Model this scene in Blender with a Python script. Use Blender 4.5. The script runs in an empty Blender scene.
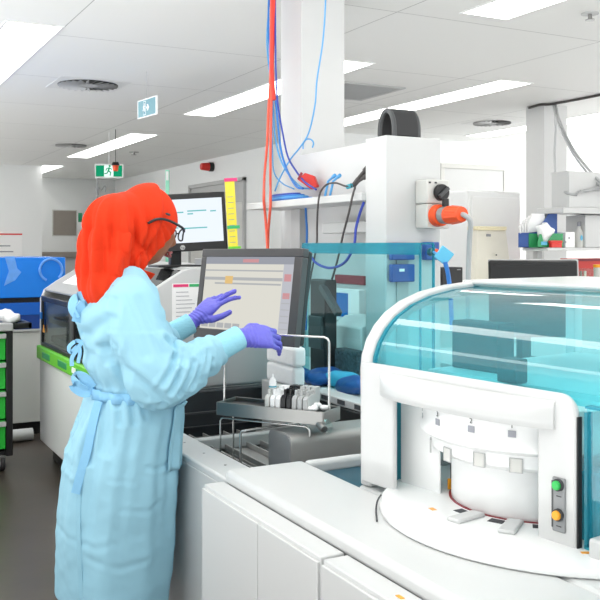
import bpy, bmesh, math, random
from mathutils import Vector, Matrix, noise
random.seed(7)
scene = bpy.context.scene
COL = scene.collection
PI = math.pi
rad = math.radians

# ------------------------------------------------------------------ camera
# room axes: x = p (along the bench fronts' normal), y = q (along the bench), z up
YAW = rad(27.85)
CA, SA = math.cos(YAW), math.sin(YAW)
FPX, HOR, CAMZ = 899.0, 245.0, 1.45
cam_data = bpy.data.cameras.new('camera')
cam = bpy.data.objects.new('camera', cam_data)
COL.objects.link(cam)
cam.location = (0, 0, CAMZ)
cam.rotation_euler = (rad(90), 0, -YAW)
cam_data.sensor_width = 36
cam_data.lens = 36 * FPX / 600
cam_data.shift_y = -(300 - HOR) / 600
cam_data.clip_start = 0.05
scene.camera = cam

def zat(v, Y): return CAMZ + (HOR - v) * Y / FPX
def at_p(u, v, p):
    r = (u - 300) / FPX
    q = p * (CA - r * SA) / (SA + r * CA)
    return Vector((p, q, zat(v, SA * p + CA * q)))
def at_q(u, v, q):
    r = (u - 300) / FPX
    p = q * (SA + r * CA) / (CA - r * SA)
    return Vector((p, q, zat(v, SA * p + CA * q)))
def at_Y(u, v, Y):
    X = (u - 300) / FPX * Y
    return Vector((CA * X + SA * Y, -SA * X + CA * Y, zat(v, Y)))
def at_z(u, v, z):
    return at_Y(u, v, FPX * (CAMZ - z) / (v - HOR))
def at_rot(u, v, p, piv, ang):
    '''point on the plane x = p of a frame turned by ang about piv, given in that frame's unturned coordinates'''
    o = Vector((0, 0, CAMZ)); d = at_Y(u, v, 1.0) - o
    R = Matrix.Rotation(-ang, 3, 'Z'); piv = Vector((piv[0], piv[1], 0))
    o2 = R @ (o - piv) + piv; d2 = R @ d
    return o2 + d2 * ((p - o2.x) / d2.x)
def dir_cam(X, Y): return Vector((CA * X + SA * Y, -SA * X + CA * Y, 0)).normalized()

# ------------------------------------------------------------------ materials
def lin(c):
    c = c / 255
    return c / 12.92 if c <= 0.04045 else ((c + 0.055) / 1.055) ** 2.4
def rgb(*c): return (lin(c[0]), lin(c[1]), lin(c[2]), 1)

def mat(name, c, rough=0.5, metal=0.0, bump=0.0, bscale=40, var=0.0, vscale=6, spec=0.5, emit=0.0, stretch=None, coat=0.0):
    m = bpy.data.materials.new(name); m.use_nodes = True
    nt = m.node_tree; b = nt.nodes['Principled BSDF']
    b.inputs['Base Color'].default_value = rgb(*c)
    b.inputs['Roughness'].default_value = rough
    b.inputs['Metallic'].default_value = metal
    b.inputs['Specular IOR Level'].default_value = spec
    b.inputs['Coat Weight'].default_value = coat
    if emit:
        b.inputs['Emission Color'].default_value = rgb(*c)
        b.inputs['Emission Strength'].default_value = emit
    tc = None
    if bump or var:
        tc = nt.nodes.new('ShaderNodeTexCoord')
        mp = nt.nodes.new('ShaderNodeMapping')
        if stretch: mp.inputs['Scale'].default_value = stretch
        nt.links.new(tc.outputs['Object'], mp.inputs['Vector'])
    if bump:
        n = nt.nodes.new('ShaderNodeTexNoise'); n.inputs['Scale'].default_value = bscale; n.inputs['Detail'].default_value = 4
        bp = nt.nodes.new('ShaderNodeBump'); bp.inputs['Strength'].default_value = bump; bp.inputs['Distance'].default_value = 0.01
        nt.links.new(mp.outputs['Vector'], n.inputs['Vector'])
        nt.links.new(n.outputs['Fac'], bp.inputs['Height'])
        nt.links.new(bp.outputs['Normal'], b.inputs['Normal'])
    if var:
        n = nt.nodes.new('ShaderNodeTexNoise'); n.inputs['Scale'].default_value = vscale; n.inputs['Detail'].default_value = 5
        cr = nt.nodes.new('ShaderNodeValToRGB')
        f0, f1 = 1 - var, 1 + var
        base = rgb(*c)
        cr.color_ramp.elements[0].position = 0.3; cr.color_ramp.elements[1].position = 0.7
        cr.color_ramp.elements[0].color = tuple(min(1, x * f0) for x in base[:3]) + (1,)
        cr.color_ramp.elements[1].color = tuple(min(1, x * f1) for x in base[:3]) + (1,)
        nt.links.new(mp.outputs['Vector'], n.inputs['Vector'])
        nt.links.new(n.outputs['Fac'], cr.inputs['Fac'])
        nt.links.new(cr.outputs['Color'], b.inputs['Base Color'])
    return m

def clear(name, tint, gloss=1.0, rough=0.02, body=None, bodyfac=0.0):
    """tinted clear plastic: coloured transparency under a fresnel reflection, with an optional faint body colour"""
    m = bpy.data.materials.new(name); m.use_nodes = True
    nt = m.node_tree; nt.nodes.clear()
    out = nt.nodes.new('ShaderNodeOutputMaterial')
    tr = nt.nodes.new('ShaderNodeBsdfTransparent'); tr.inputs['Color'].default_value = tuple(tint) + (1,)
    gl = nt.nodes.new('ShaderNodeBsdfGlossy'); gl.inputs['Roughness'].default_value = rough
    fr = nt.nodes.new('ShaderNodeFresnel'); fr.inputs['IOR'].default_value = 1.5
    mu = nt.nodes.new('ShaderNodeMath'); mu.operation = 'MULTIPLY'; mu.inputs[1].default_value = gloss
    ge = nt.nodes.new('ShaderNodeNewGeometry'); inv = nt.nodes.new('ShaderNodeMath'); inv.operation = 'SUBTRACT'; inv.inputs[0].default_value = 1.0
    nt.links.new(ge.outputs['Backfacing'], inv.inputs[1])
    m0 = nt.nodes.new('ShaderNodeMath'); m0.operation = 'MULTIPLY'
    nt.links.new(fr.outputs[0], m0.inputs[0]); nt.links.new(inv.outputs[0], m0.inputs[1])
    nt.links.new(m0.outputs[0], mu.inputs[0])
    src = tr
    if body:
        df = nt.nodes.new('ShaderNodeBsdfDiffuse'); df.inputs['Color'].default_value = rgb(*body)
        mx0 = nt.nodes.new('ShaderNodeMixShader'); mx0.inputs[0].default_value = bodyfac
        nt.links.new(tr.outputs[0], mx0.inputs[1]); nt.links.new(df.outputs[0], mx0.inputs[2]); src = mx0
    mx = nt.nodes.new('ShaderNodeMixShader')
    nt.links.new(mu.outputs[0], mx.inputs[0]); nt.links.new(src.outputs[0], mx.inputs[1]); nt.links.new(gl.outputs[0], mx.inputs[2])
    nt.links.new(mx.outputs[0], out.inputs['Surface'])
    return m

M = {}
M['wall'] = mat('wall_paint', (238, 240, 240), 0.6, bump=0.02, bscale=120)
M['white'] = mat('white_plastic', (203, 204, 204), 0.35, var=0.012, vscale=3)
M['white_lifted'] = mat('lifted_white_plastic', (236, 237, 237), 0.35, var=0.008)  # white plastic painted lighter where too little light falls
M['white_gloss'] = mat('white_gloss', (203, 204, 204), 0.28, coat=0.2)
M['offwhite'] = mat('offwhite_panel', (206, 206, 202), 0.45, var=0.02, vscale=4)
M['lightgrey'] = mat('light_grey_plastic', (182, 183, 183), 0.4, var=0.02)
M['grey'] = mat('grey_plastic', (140, 142, 144), 0.4, var=0.03)
M['darkgrey'] = mat('dark_grey_plastic', (70, 72, 74), 0.4, var=0.05)
M['bezel'] = mat('bezel_grey', (68, 68, 70), 0.35, var=0.03)
M['black'] = mat('black_plastic', (24, 25, 27), 0.35, var=0.1)
M['blackgloss'] = mat('black_glass', (12, 13, 15), 0.08, coat=0.5)
M['well'] = mat('dark_well', (46, 50, 54), 0.35, var=0.06)
M['steel'] = mat('brushed_steel', (150, 150, 148), 0.32, metal=1.0, bump=0.05, bscale=60, stretch=(1, 30, 30))
M['steel_dark'] = mat('dark_brushed_steel', (168, 167, 165), 0.45, metal=0.55, var=0.05, vscale=8)
M['wire'] = mat('polished_wire', (205, 205, 203), 0.25, metal=0.9)
M['gown'] = mat('gown_cloth', (150, 197, 216), 0.8, bump=0.10, bscale=16, var=0.015, vscale=9, spec=0.2)
M['gown_cuff'] = mat('knit_cuff', (150, 208, 226), 0.85, bump=0.3, bscale=150, spec=0.1, stretch=(.3, 1, 1))
M['gown_trim'] = mat('gown_tie_cloth', (140, 194, 228), 0.8, spec=0.2, bump=0.2, bscale=60)
M['hijab'] = mat('hijab_jersey', (212, 54, 22), 0.75, bump=0.18, bscale=120, var=0.05, vscale=12, spec=0.15)
M['skin'] = mat('skin', (150, 96, 66), 0.5, var=0.05, vscale=20, spec=0.35)
M['lip'] = mat('lip', (150, 72, 70), 0.45)
M['eye'] = mat('eye_white', (225, 220, 215), 0.2)
M['iris'] = mat('iris_brown', (40, 24, 18), 0.15)
M['glove'] = mat('nitrile_glove', (104, 102, 208), 0.42, bump=0.25, bscale=90, var=0.05, vscale=25, spec=0.4)
M['trouser'] = mat('black_trousers', (28, 28, 32), 0.8)
M['ceilwhite'] = mat('fixture_white', (232, 233, 232), 0.5)
M['orange'] = mat('orange_plastic', (242, 84, 28), 0.4, var=0.04)
M['redcable'] = mat('red_cable', (226, 58, 44), 0.45)
M['orangecable'] = mat('orange_cable', (240, 98, 74), 0.45)
M['bluecable'] = mat('blue_cable', (40, 116, 196), 0.45)
M['navycable'] = mat('navy_cable', (40, 62, 160), 0.45)
M['skycable'] = mat('sky_cable', (84, 158, 214), 0.45)
M['darkcable'] = mat('dark_cable', (70, 66, 66), 0.5)
M['greycable'] = mat('grey_cable', (176, 178, 180), 0.5)
M['red'] = mat('red_plastic', (216, 52, 44), 0.4)
M['maroon'] = mat('maroon_plastic', (140, 30, 46), 0.4)
M['green'] = mat('green_plastic', (44, 150, 92), 0.4)
M['lime'] = mat('lime_plastic', (112, 206, 54), 0.4, var=0.03)
M['cartgreen'] = mat('cart_green', (36, 184, 58), 0.4)
M['navy'] = mat('navy_plastic', (46, 86, 160), 0.45)
M['skyblue'] = mat('sky_blue_plastic', (96, 186, 222), 0.4)
M['blue_panel'] = mat('bright_blue_panel', (20, 124, 226), 0.25, var=0.04, vscale=3)
M['pale_reflection'] = mat('painted_reflection', (96, 156, 232), 0.5, var=0.15, vscale=12)  # colour of the painted reflections on the blue panel
M['blue_mid'] = mat('mid_blue_panel', (14, 96, 196), 0.3)
M['blue_dark'] = mat('deep_blue_panel', (20, 62, 140), 0.3)
M['amber'] = mat('amber_button', (246, 168, 40), 0.3)
M['btngreen'] = mat('green_button', (40, 186, 84), 0.3)
M['beige'] = mat('beige_card', (226, 222, 208), 0.6, var=0.02)
M['cream'] = mat('cream_card', (232, 222, 186), 0.6)
M['paper'] = mat('paper', (246, 246, 246), 0.7)
M['pink'] = mat('pink_note', (232, 64, 124), 0.6)
M['yellow'] = mat('yellow_note', (238, 222, 70), 0.6, var=0.05, vscale=30)
M['notegreen'] = mat('green_note', (60, 180, 110), 0.6)
M['ink'] = mat('ink_grey', (150, 152, 160), 0.7)
M['inkdark'] = mat('ink_dark', (60, 62, 66), 0.7)
M['signgreen'] = mat('sign_green', (24, 150, 106), 0.4)
M['signblue'] = mat('sign_pale_blue', (104, 152, 164), 0.4)
M['tan'] = mat('tan_panel', (150, 142, 134), 0.5, var=0.03)
M['teal_solid'] = mat('teal_plastic', (60, 158, 178), 0.35)
M['teal_deep'] = mat('deep_teal', (16, 70, 88), 0.3, var=0.06)
M['foam'] = mat('speckled_foam', (66, 72, 78), 0.8, var=0.9, vscale=90)
M['tissue'] = mat('crumpled_tissue', (244, 245, 247), 0.8, bump=0.4, bscale=30)
M['rubber'] = mat('rubber', (40, 40, 42), 0.6)
M['teal'] = clear('teal_clear_plastic', (0.70, 0.935, 0.955), 0.5, 0.015)
M['teal_dense'] = clear('teal_clear_edge', (0.25, 0.70, 0.78), 0.5, 0.03, body=(70, 178, 198), bodyfac=0.35)
M['teal_cover'] = clear('teal_machine_cover', (0.60, 0.925, 0.95), 1.3, 0.012, body=(84, 206, 226), bodyfac=0.10)
M['clearglass'] = clear('clear_glass', (0.93, 0.97, 0.96), 1.0)
M['lensglass'] = clear('lens_glass', (0.97, 0.98, 0.98), 0.4)
M['glassedge'] = mat('glass_edge_green', (150, 226, 196), 0.15)

def emis(name, c, s):
    m = bpy.data.materials.new(name); m.use_nodes = True
    nt = m.node_tree; nt.nodes.clear()
    e = nt.nodes.new('ShaderNodeEmission'); e.inputs['Color'].default_value = rgb(*c); e.inputs['Strength'].default_value = s
    o = nt.nodes.new('ShaderNodeOutputMaterial'); nt.links.new(e.outputs[0], o.inputs['Surface'])
    return m
LIGHT = 5.6
WORLD = 0.85
WORLD_LOW = 3.9
WORLD_SIDE = 1.9
M['lamp'] = emis('lamp_diffuser', (255, 254, 250), LIGHT)
M['scr_bg'] = emis('screen_pale', (232, 230, 220), 0.74)
M['scr_head'] = emis('screen_header', (168, 172, 182), 0.7)
M['scr_line'] = emis('screen_line', (186, 188, 190), 0.75)
M['scr_red'] = emis('screen_red', (216, 158, 162), 0.75)
M['scr_or'] = emis('screen_orange', (232, 196, 132), 0.8)
M['scr_side'] = emis('screen_side', (198, 200, 208), 0.75)
M['scr_blue'] = emis('screen_white', (232, 240, 250), 0.9)
M['scr_teal'] = emis('screen_teal', (120, 200, 200), 0.8)
M['scr_small'] = emis('screen_small_blue', (40, 120, 190), 0.7)
M['exitlit'] = emis('exit_white', (225, 250, 240), 1.0)
M['exitgreen'] = emis('exit_green', (24, 150, 106), 0.9)

# ------------------------------------------------------------------ mesh builder
class MB:
    def __init__(self):
        self.bm = bmesh.new(); self.mats = []; self.mi = 0; self.M = Matrix.Identity(4)
    def use(self, key):
        m = M[key]
        if m not in self.mats: self.mats.append(m)
        self.mi = self.mats.index(m); return self
    def at(self, Mx): self.M = Mx; return self
    def add(self, vs, fs):
        vv = [self.bm.verts.new(self.M @ Vector(v)) for v in vs]
        for f in fs:
            try:
                fc = self.bm.faces.new([vv[i] for i in f]); fc.material_index = self.mi
            except ValueError: pass
        return vv
    def box(self, x0, x1, y0, y1, z0, z1):
        x0, x1 = min(x0, x1), max(x0, x1); y0, y1 = min(y0, y1), max(y0, y1); z0, z1 = min(z0, z1), max(z0, z1)
        v = [(x0,y0,z0),(x1,y0,z0),(x1,y1,z0),(x0,y1,z0),(x0,y0,z1),(x1,y0,z1),(x1,y1,z1),(x0,y1,z1)]
        self.add(v, [(0,3,2,1),(4,5,6,7),(0,1,5,4),(1,2,6,5),(2,3,7,6),(3,0,4,7)]); return self
    def loft(self, rings, caps=True, closed=True):
        n = len(rings[0]); vs = [p for r in rings for p in r]; fs = []
        for i in range(len(rings) - 1):
            for j in range(n if closed else n - 1):
                k = (j + 1) % n
                fs.append((i*n+j, i*n+k, (i+1)*n+k, (i+1)*n+j))
        if caps:
            fs.append(tuple(range(n))[::-1]); fs.append(tuple((len(rings)-1)*n + j for j in range(n)))
        self.add(vs, fs); return self
    def prism(self, poly, axis, a, b):
        """poly of 2-D points; axis 'x': (y,z), 'y': (x,z), 'z': (x,y)"""
        def P(u, v, w):
            return {'x': (w, u, v), 'y': (u, w, v), 'z': (u, v, w)}[axis]
        n = len(poly)
        vs = [P(u, v, a) for u, v in poly] + [P(u, v, b) for u, v in poly]
        fs = [tuple(range(n)), tuple(range(2*n-1, n-1, -1))] + [(i, n+i, n+(i+1)%n, (i+1)%n) for i in range(n)]
        self.add(vs, fs); return self
    def strip(self, outer, inner, axis, a, b):
        """closed band between two polylines of equal length, extruded along an axis"""
        n = len(outer)
        for i in range(n - 1):
            pass
        def P(u, v, w):
            return {'x': (w, u, v), 'y': (u, w, v), 'z': (u, v, w)}[axis]
        rings = [[P(*outer[i], a), P(*outer[i], b), P(*inner[i], b), P(*inner[i], a)] for i in range(n)]
        return self.loft(rings)
    def cyl(self, c0, c1, r0, r1=None, seg=20, caps=True):
        r1 = r0 if r1 is None else r1
        c0, c1 = Vector(c0), Vector(c1); d = (c1 - c0).normalized()
        a = d.orthogonal().normalized(); b = d.cross(a)
        R = lambda c, r: [c + (a * math.cos(2*PI*i/seg) + b * math.sin(2*PI*i/seg)) * r for i in range(seg)]
        return self.loft([R(c0, r0), R(c1, r1)], caps)
    def tube(self, pts, r, seg=8, rs=None):
        pts = [Vector(p) for p in pts]; n = len(pts)
        t0 = (pts[1] - pts[0]).normalized(); a = t0.orthogonal().normalized(); rings = []
        for i in range(n):
            t = (pts[min(i+1, n-1)] - pts[max(i-1, 0)]).normalized()
            a = (a - t * a.dot(t))
            a = a.normalized() if a.length > 1e-6 else t.orthogonal().normalized()
            b = t.cross(a); rr = rs[i] if rs else r
            rings.append([pts[i] + (a*math.cos(2*PI*j/seg) + b*math.sin(2*PI*j/seg)) * rr for j in range(seg)])
        return self.loft(rings)
    def lathe(self, prof, c, seg=32, a0=0.0, a1=2*PI, caps=True):
        """prof of (r, z) about a vertical axis through c=(x,y,z); full or partial turn of a closed profile"""
        full = abs(a1 - a0 - 2*PI) < 1e-6
        n = seg if full else seg + 1
        rings = []
        for i in range(n):
            t = a0 + (a1 - a0) * i / seg
            rings.append([(c[0] + r*math.cos(t), c[1] + r*math.sin(t), c[2] + z) for r, z in prof])
        m = len(prof); vs = [p for r in rings for p in r]; fs = []
        for i in range(n if full else n - 1):
            k = (i + 1) % n
            for j in range(m):
                l = (j + 1) % m
                fs.append((i*m+j, k*m+j, k*m+l, i*m+l))
        if not full and caps:
            fs.append(tuple(range(m))); fs.append(tuple((n-1)*m + j for j in range(m))[::-1])
        self.add(vs, fs); return self
    def ell(self, c, r, R=None, seg=24, rings=14):
        c = Vector(c); R = R or Matrix.Identity(3); rr = []
        for i in range(1, rings):
            t = PI * i / rings - PI / 2
            rr.append([c + R @ Vector((r[0]*math.cos(t)*math.cos(2*PI*j/seg), r[1]*math.cos(t)*math.sin(2*PI*j/seg), r[2]*math.sin(t))) for j in range(seg)])
        vs = [p for q in rr for p in q]; n = seg; fs = []
        for i in range(len(rr) - 1):
            for j in range(n):
                k = (j + 1) % n; fs.append((i*n+j, i*n+k, (i+1)*n+k, (i+1)*n+j))
        b = len(vs); vs += [c + R @ Vector((0, 0, -r[2])), c + R @ Vector((0, 0, r[2]))]
        for j in range(n):
            k = (j + 1) % n; fs.append((b, k, j)); fs.append((b+1, (len(rr)-1)*n+j, (len(rr)-1)*n+k))
        self.add(vs, fs); return self
    def text(self, s, size, Mx, ext=0.0004):
        cu = bpy.data.curves.new('t', 'FONT'); cu.body = s; cu.size = size; cu.extrude = ext
        cu.align_x = 'CENTER'; cu.align_y = 'CENTER'
        o = bpy.data.objects.new('t', cu); COL.objects.link(o)
        dg = bpy.context.evaluated_depsgraph_get(); me = o.evaluated_get(dg).to_mesh()
        vs = [Mx @ v.co for v in me.vertices]; fs = [tuple(p.vertices) for p in me.polygons]
        o.evaluated_get(dg).to_mesh_clear()
        self.add(vs, fs); bpy.data.objects.remove(o); bpy.data.curves.remove(cu); return self
    def build(self, name, key=None, parent=None, bevel=0.0, bseg=2, smooth=35, origin=None):
        if key: self.mats = [M[key]] if not self.mats else self.mats
        bmesh.ops.recalc_face_normals(self.bm, faces=self.bm.faces)
        me = bpy.data.meshes.new(name); self.bm.to_mesh(me); self.bm.free()
        return link(name, me, self.mats, parent, bevel, bseg, smooth, origin)

def wloc(o):
    v = Vector((0, 0, 0))
    while o is not None: v += o.location; o = o.parent
    return v
def link(name, me, mats, parent=None, bevel=0.0, bseg=2, smooth=35, origin=None):
    for m in mats: me.materials.append(m)
    me.shade_smooth(); me.set_sharp_from_angle(angle=rad(smooth))
    o = bpy.data.objects.new(name, me); COL.objects.link(o)
    if parent is not None:
        off = wloc(parent); me.transform(Matrix.Translation(-off)); o.parent = parent
    else:
        if origin is None:
            xs = [v.co for v in me.vertices]
            lo = [min(c[i] for c in xs) for i in range(3)]; hi = [max(c[i] for c in xs) for i in range(3)]
            origin = ((lo[0]+hi[0])/2, (lo[1]+hi[1])/2, lo[2])
        me.transform(Matrix.Translation(-Vector(origin))); o.location = origin
    if bevel:
        b = o.modifiers.new('bevel', 'BEVEL'); b.width = bevel; b.segments = bseg; b.limit_method = 'ANGLE'; b.angle_limit = rad(40)
        b.harden_normals = False
    return o
def tag(o, label, cat=None, group=None, kind=None):
    o['label'] = label
    if cat: o['category'] = cat
    if group: o['group'] = group
    if kind: o['kind'] = kind
    return o
def thing(name, label, cat, loc, group=None):
    o = bpy.data.objects.new(name, None); COL.objects.link(o); o.location = loc; o.empty_display_size = 0.05
    return tag(o, label, cat, group)
def copy_thing(o, label, shift, group=None):
    c = o.copy(); COL.objects.link(c); c['label'] = label; c.location = o.location + Vector(shift)
    for ch in list(o.children):
        d = ch.copy(); COL.objects.link(d); d.parent = c
        for g in list(ch.children):
            e = g.copy(); COL.objects.link(e); e.parent = d
    return c
def box(name, key, b, parent=None, bevel=0.003):
    return MB().use(key).box(*b).build(name, None, parent, bevel)
def frame_m(o, right, tilt=0.0, roll=0.0):
    """local x = right as the viewer sees it, y = away from the viewer, z = up"""
    x = Vector(right).normalized(); z = Vector((0, 0, 1)); y = z.cross(x)
    R = Matrix((x, y, z)).transposed()
    R = R @ Matrix.Rotation(roll, 3, 'Y') @ Matrix.Rotation(-tilt, 3, 'X')
    return Matrix.Translation(Vector(o)) @ R.to_4x4()
def spline(ctrl, n=8):
    """catmull-rom through the control points"""
    P = [Vector(c) for c in ctrl]; P = [P[0]*2 - P[1]] + P + [P[-1]*2 - P[-2]]; out = []
    for i in range(1, len(P) - 2):
        a, b, c, d = P[i-1], P[i], P[i+1], P[i+2]
        for k in range(n):
            t = k / n
            out.append(0.5 * ((2*b) + (c - a)*t + (2*a - 5*b + 4*c - d)*t*t + (3*b - a - 3*c + d)*t**3))
    out.append(P[-2]); return out
def remeshed(mb, voxel, smooth=0, factor=0.5):
    bmesh.ops.recalc_face_normals(mb.bm, faces=mb.bm.faces)
    me = bpy.data.meshes.new('r'); mb.bm.to_mesh(me); mb.bm.free()
    o = bpy.data.objects.new('r', me); COL.objects.link(o)
    r = o.modifiers.new('r', 'REMESH'); r.mode = 'VOXEL'; r.voxel_size = voxel
    if smooth:
        s = o.modifiers.new('s', 'SMOOTH'); s.iterations = smooth; s.factor = factor
    dg = bpy.context.evaluated_depsgraph_get()
    out = bpy.data.meshes.new_from_object(o.evaluated_get(dg))
    bpy.data.objects.remove(o); bpy.data.meshes.remove(me)
    out.materials.clear()
    return out

# ------------------------------------------------------------------ world and the room
w = bpy.data.worlds.new('fill_world'); scene.world = w; w.use_nodes = True
bg = w.node_tree.nodes['Background']; bg.inputs[0].default_value = rgb(246, 247, 246); bg.inputs[1].default_value = WORLD
wt = w.node_tree; wc = wt.nodes.new('ShaderNodeTexCoord'); ws = wt.nodes.new('ShaderNodeSeparateXYZ')
wr = wt.nodes.new('ShaderNodeMapRange'); wr.inputs['From Min'].default_value = -0.03; wr.inputs['From Max'].default_value = -0.28
wr.inputs['To Min'].default_value = WORLD; wr.inputs['To Max'].default_value = WORLD_LOW  # lower half raised: glow from below added to brighten the ceiling
wt.links.new(wc.outputs['Generated'], ws.inputs[0]); wt.links.new(ws.outputs['Z'], wr.inputs['Value'])
# brighter world added towards +x to lift the dim bay
w2 = wt.nodes.new('ShaderNodeMapRange'); w2.inputs['From Min'].default_value = 0.45; w2.inputs['From Max'].default_value = 0.8
wt.links.new(ws.outputs['X'], w2.inputs['Value'])
wm = wt.nodes.new('ShaderNodeMix'); wm.data_type = 'FLOAT'; wm.inputs[3].default_value = WORLD_SIDE
wt.links.new(w2.outputs[0], wm.inputs[0]); wt.links.new(wr.outputs[0], wm.inputs[2]); wt.links.new(wm.outputs[0], bg.inputs[1])
scene.view_settings.view_transform = 'Standard'; scene.view_settings.look = 'None'
scene.view_settings.exposure = 0.3; scene.view_settings.gamma = 1.0; scene.view_settings.use_curve_mapping = False
cy = scene.cycles
cy.use_denoising = True; cy.max_bounces = 10; cy.diffuse_bounces = 5; cy.glossy_bounces = 4; cy.transparent_max_bounces = 16
cy.sample_clamp_indirect = 6; cy.caustics_reflective = False; cy.caustics_refractive = False

H = 2.85
K = 1.12
def structure(o, label, cat): return tag(o, label, cat, kind='structure')

# floor: mottled dark vinyl
m = mat('vinyl_floor', (72, 65, 59), 0.3, var=0.16, vscale=2.2, bump=0.02, bscale=20)
M['floor'] = m
structure(box('floor', 'floor', (-1.4, 9.0, -0.8, 20, -0.1, 0), bevel=0), 'dark grey-brown polished vinyl floor', 'floor')
# ceiling: white tiles with thin grooves
m = bpy.data.materials.new('ceiling_tiles'); m.use_nodes = True; nt = m.node_tree; b = nt.nodes['Principled BSDF']
b.inputs['Roughness'].default_value = 0.7
tc = nt.nodes.new('ShaderNodeTexCoord'); mp = nt.nodes.new('ShaderNodeMapping'); br = nt.nodes.new('ShaderNodeTexBrick')
geo = nt.nodes.new('ShaderNodeNewGeometry')
mp.inputs['Location'].default_value = (0.32, 0.13, 0)
br.offset = 0; br.squash = 1; br.inputs['Scale'].default_value = 1; br.inputs['Mortar Size'].default_value = 0.0035
br.inputs['Brick Width'].default_value = 1.68; br.inputs['Row Height'].default_value = 1.545
br.inputs['Color1'].default_value = rgb(243, 244, 242); br.inputs['Color2'].default_value = rgb(241, 242, 240); br.inputs['Mortar'].default_value = rgb(178, 180, 178)
nt.links.new(geo.outputs['Position'], mp.inputs['Vector']); nt.links.new(mp.outputs['Vector'], br.inputs['Vector'])
nt.links.new(br.outputs['Color'], b.inputs['Base Color'])
M['ceiling'] = m
structure(box('ceiling', 'ceiling', (-1.8, 11.5, -0.8, 20, H, H + 0.1), bevel=0), 'white tiled suspended ceiling', 'ceiling')

structure(box('wall_back', 'wall', (4.95*K, 11.2, 8.65*K, 8.65*K+.15, 0, H), bevel=0), 'white back wall of the laboratory bay on the right', 'wall')
structure(box('wall_side', 'wall', (4.95*K, 4.95*K+.15, 8.65*K+.15, 17*K, 0, H), bevel=0), 'white passage wall with the door and red alarm', 'wall')
structure(box('wall_far', 'wall', (3.03*K, 4.95*K+.15, 17*K, 17*K+.15, 0, H), bevel=0), 'pale grey wall at the far end of the passage', 'wall')
structure(box('wall_left', 'wall', (-1.4, 3.03*K, 14.46*K, 17*K+.15, 0, H), bevel=0), 'white wall block beyond the blue cabinet', 'wall')
# columns
structure(box('column', 'white', (2.295, 2.57, 4.33, 4.58, 0, H), bevel=0.004), 'white square column rising behind the cable shelf', 'column')
structure(box('column', 'white', (6.31, 6.62, 6.76, 7.02, 0, H), bevel=0.004), 'white square column behind the storage shelves with grey cables', 'column')

# door in the passage wall
WP, FQ = 4.95*K, 17*K
a, b2 = at_p(192, 186, WP), at_p(245, 180, WP)
q0, q1 = b2.y, a.y
zt = a.z-.05
d = thing('door_1', 'white door in a grey frame behind the display monitor', 'door', (WP-.01, (q0+q1)/2, 0)); d['kind'] = 'structure'
MB().use('lightgrey').box(WP-.05, WP, q0-.05, q0, 0, zt+.05).box(WP-.05, WP, q1, q1+.05, 0, zt+.05).box(WP-.05, WP, q0-.05, q1+.05, zt, zt+.06).build('door_frame', None, d, 0.004)
MB().use('offwhite').box(WP-.025, WP-.001, q0, q1, 0.01, zt-.32).build('door_leaf', None, d, 0.003)
MB().use('lightgrey').box(WP-.02, WP-.001, q0, q1, zt-.31, zt).build('transom_panel', None, d, 0.003)
MB().use('darkgrey').box(WP-.09, WP-.025, q0+.05, q0+.13, 0.95, 1.25).build('door_lock', None, d, 0.004)
c = at_p(213, 167, WP)
al = thing('alarm_beacon', 'small red alarm beacon high on the passage wall above the door', 'alarm', (WP, c.y, c.z-.07))
MB().use('black').cyl((WP, c.y, c.z), (WP-.07, c.y, c.z), .075, .075, 20).build('beacon_base', None, al, 0.006)
MB().use('red').cyl((WP-.07, c.y, c.z), (WP-.21, c.y, c.z), .068, .055, 20).build('beacon_lens', None, al, 0.01)
# wall_far: hatch, stickers, counter
c0, c1 = at_q(53, 235, FQ), at_q(76, 211, FQ)
h = thing('wall_hatch', 'square tan hatch with rounded corners set in the far wall', 'hatch', ((c0.x+c1.x)/2, FQ, c0.z))
MB().use('tan').box(c0.x, c1.x, FQ-.03, FQ, c0.z, c1.z).build('hatch_panel', None, h, 0.06, 4)
MB().use('offwhite').box(c0.x-.02, c1.x+.02, FQ-.015, FQ, c0.z-.02, c1.z+.02).build('hatch_frame', None, h, 0.06, 4)
for (v0, v1, lab) in ((213, 222, 'small green sticker beside the tan wall hatch'), (245, 252, 'small green sticker low on the far wall above the counter')):
    a, b2 = at_q(78, v1, FQ), at_q(82, v0, FQ)
    tag(MB().use('signgreen').box(a.x, b2.x, FQ-.015, FQ, a.z, b2.z).use('paper').box(a.x-.03, a.x, FQ-.015, FQ, a.z, b2.z).build('wall_sticker', None, None), lab, 'sticker')
a, b2 = at_q(41, 258, FQ-.6), at_q(88, 252, FQ-.6)
ct = thing('side_counter', 'low grey-topped counter against the far passage wall', 'counter', ((a.x+b2.x)/2, FQ-.3, 0))
MB().use('tan').box(3.05*K, b2.x+.3, FQ-.6, FQ-.02, a.z, b2.z).build('countertop', None, ct, 0.005)
MB().use('white').box(3.05*K, b2.x+.28, FQ-.55, FQ-.02, 0, a.z).build('cabinet_body', None, ct, 0.005)
# poster on wall_left
a, b2 = at_q(-14, 259, 14.46*K), at_q(22, 235, 14.46*K)
tag(MB().use('paper').box(a.x, b2.x, 14.46*K-.015, 14.46*K, a.z-.05, b2.z).use('red').box(a.x, b2.x, 14.46*K-.02, 14.46*K, b2.z-.0, b2.z+.025)
    .use('ink').box(a.x+.1, b2.x-.15, 14.46*K-.018, 14.46*K, b2.z-.3, b2.z-.28).box(a.x+.1, b2.x-.2, 14.46*K-.018, 14.46*K, b2.z-.2, b2.z-.18).build('wall_poster'), 'white notice sheet with a red top edge on the white wall above the blue cabinet', 'poster')

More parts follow.
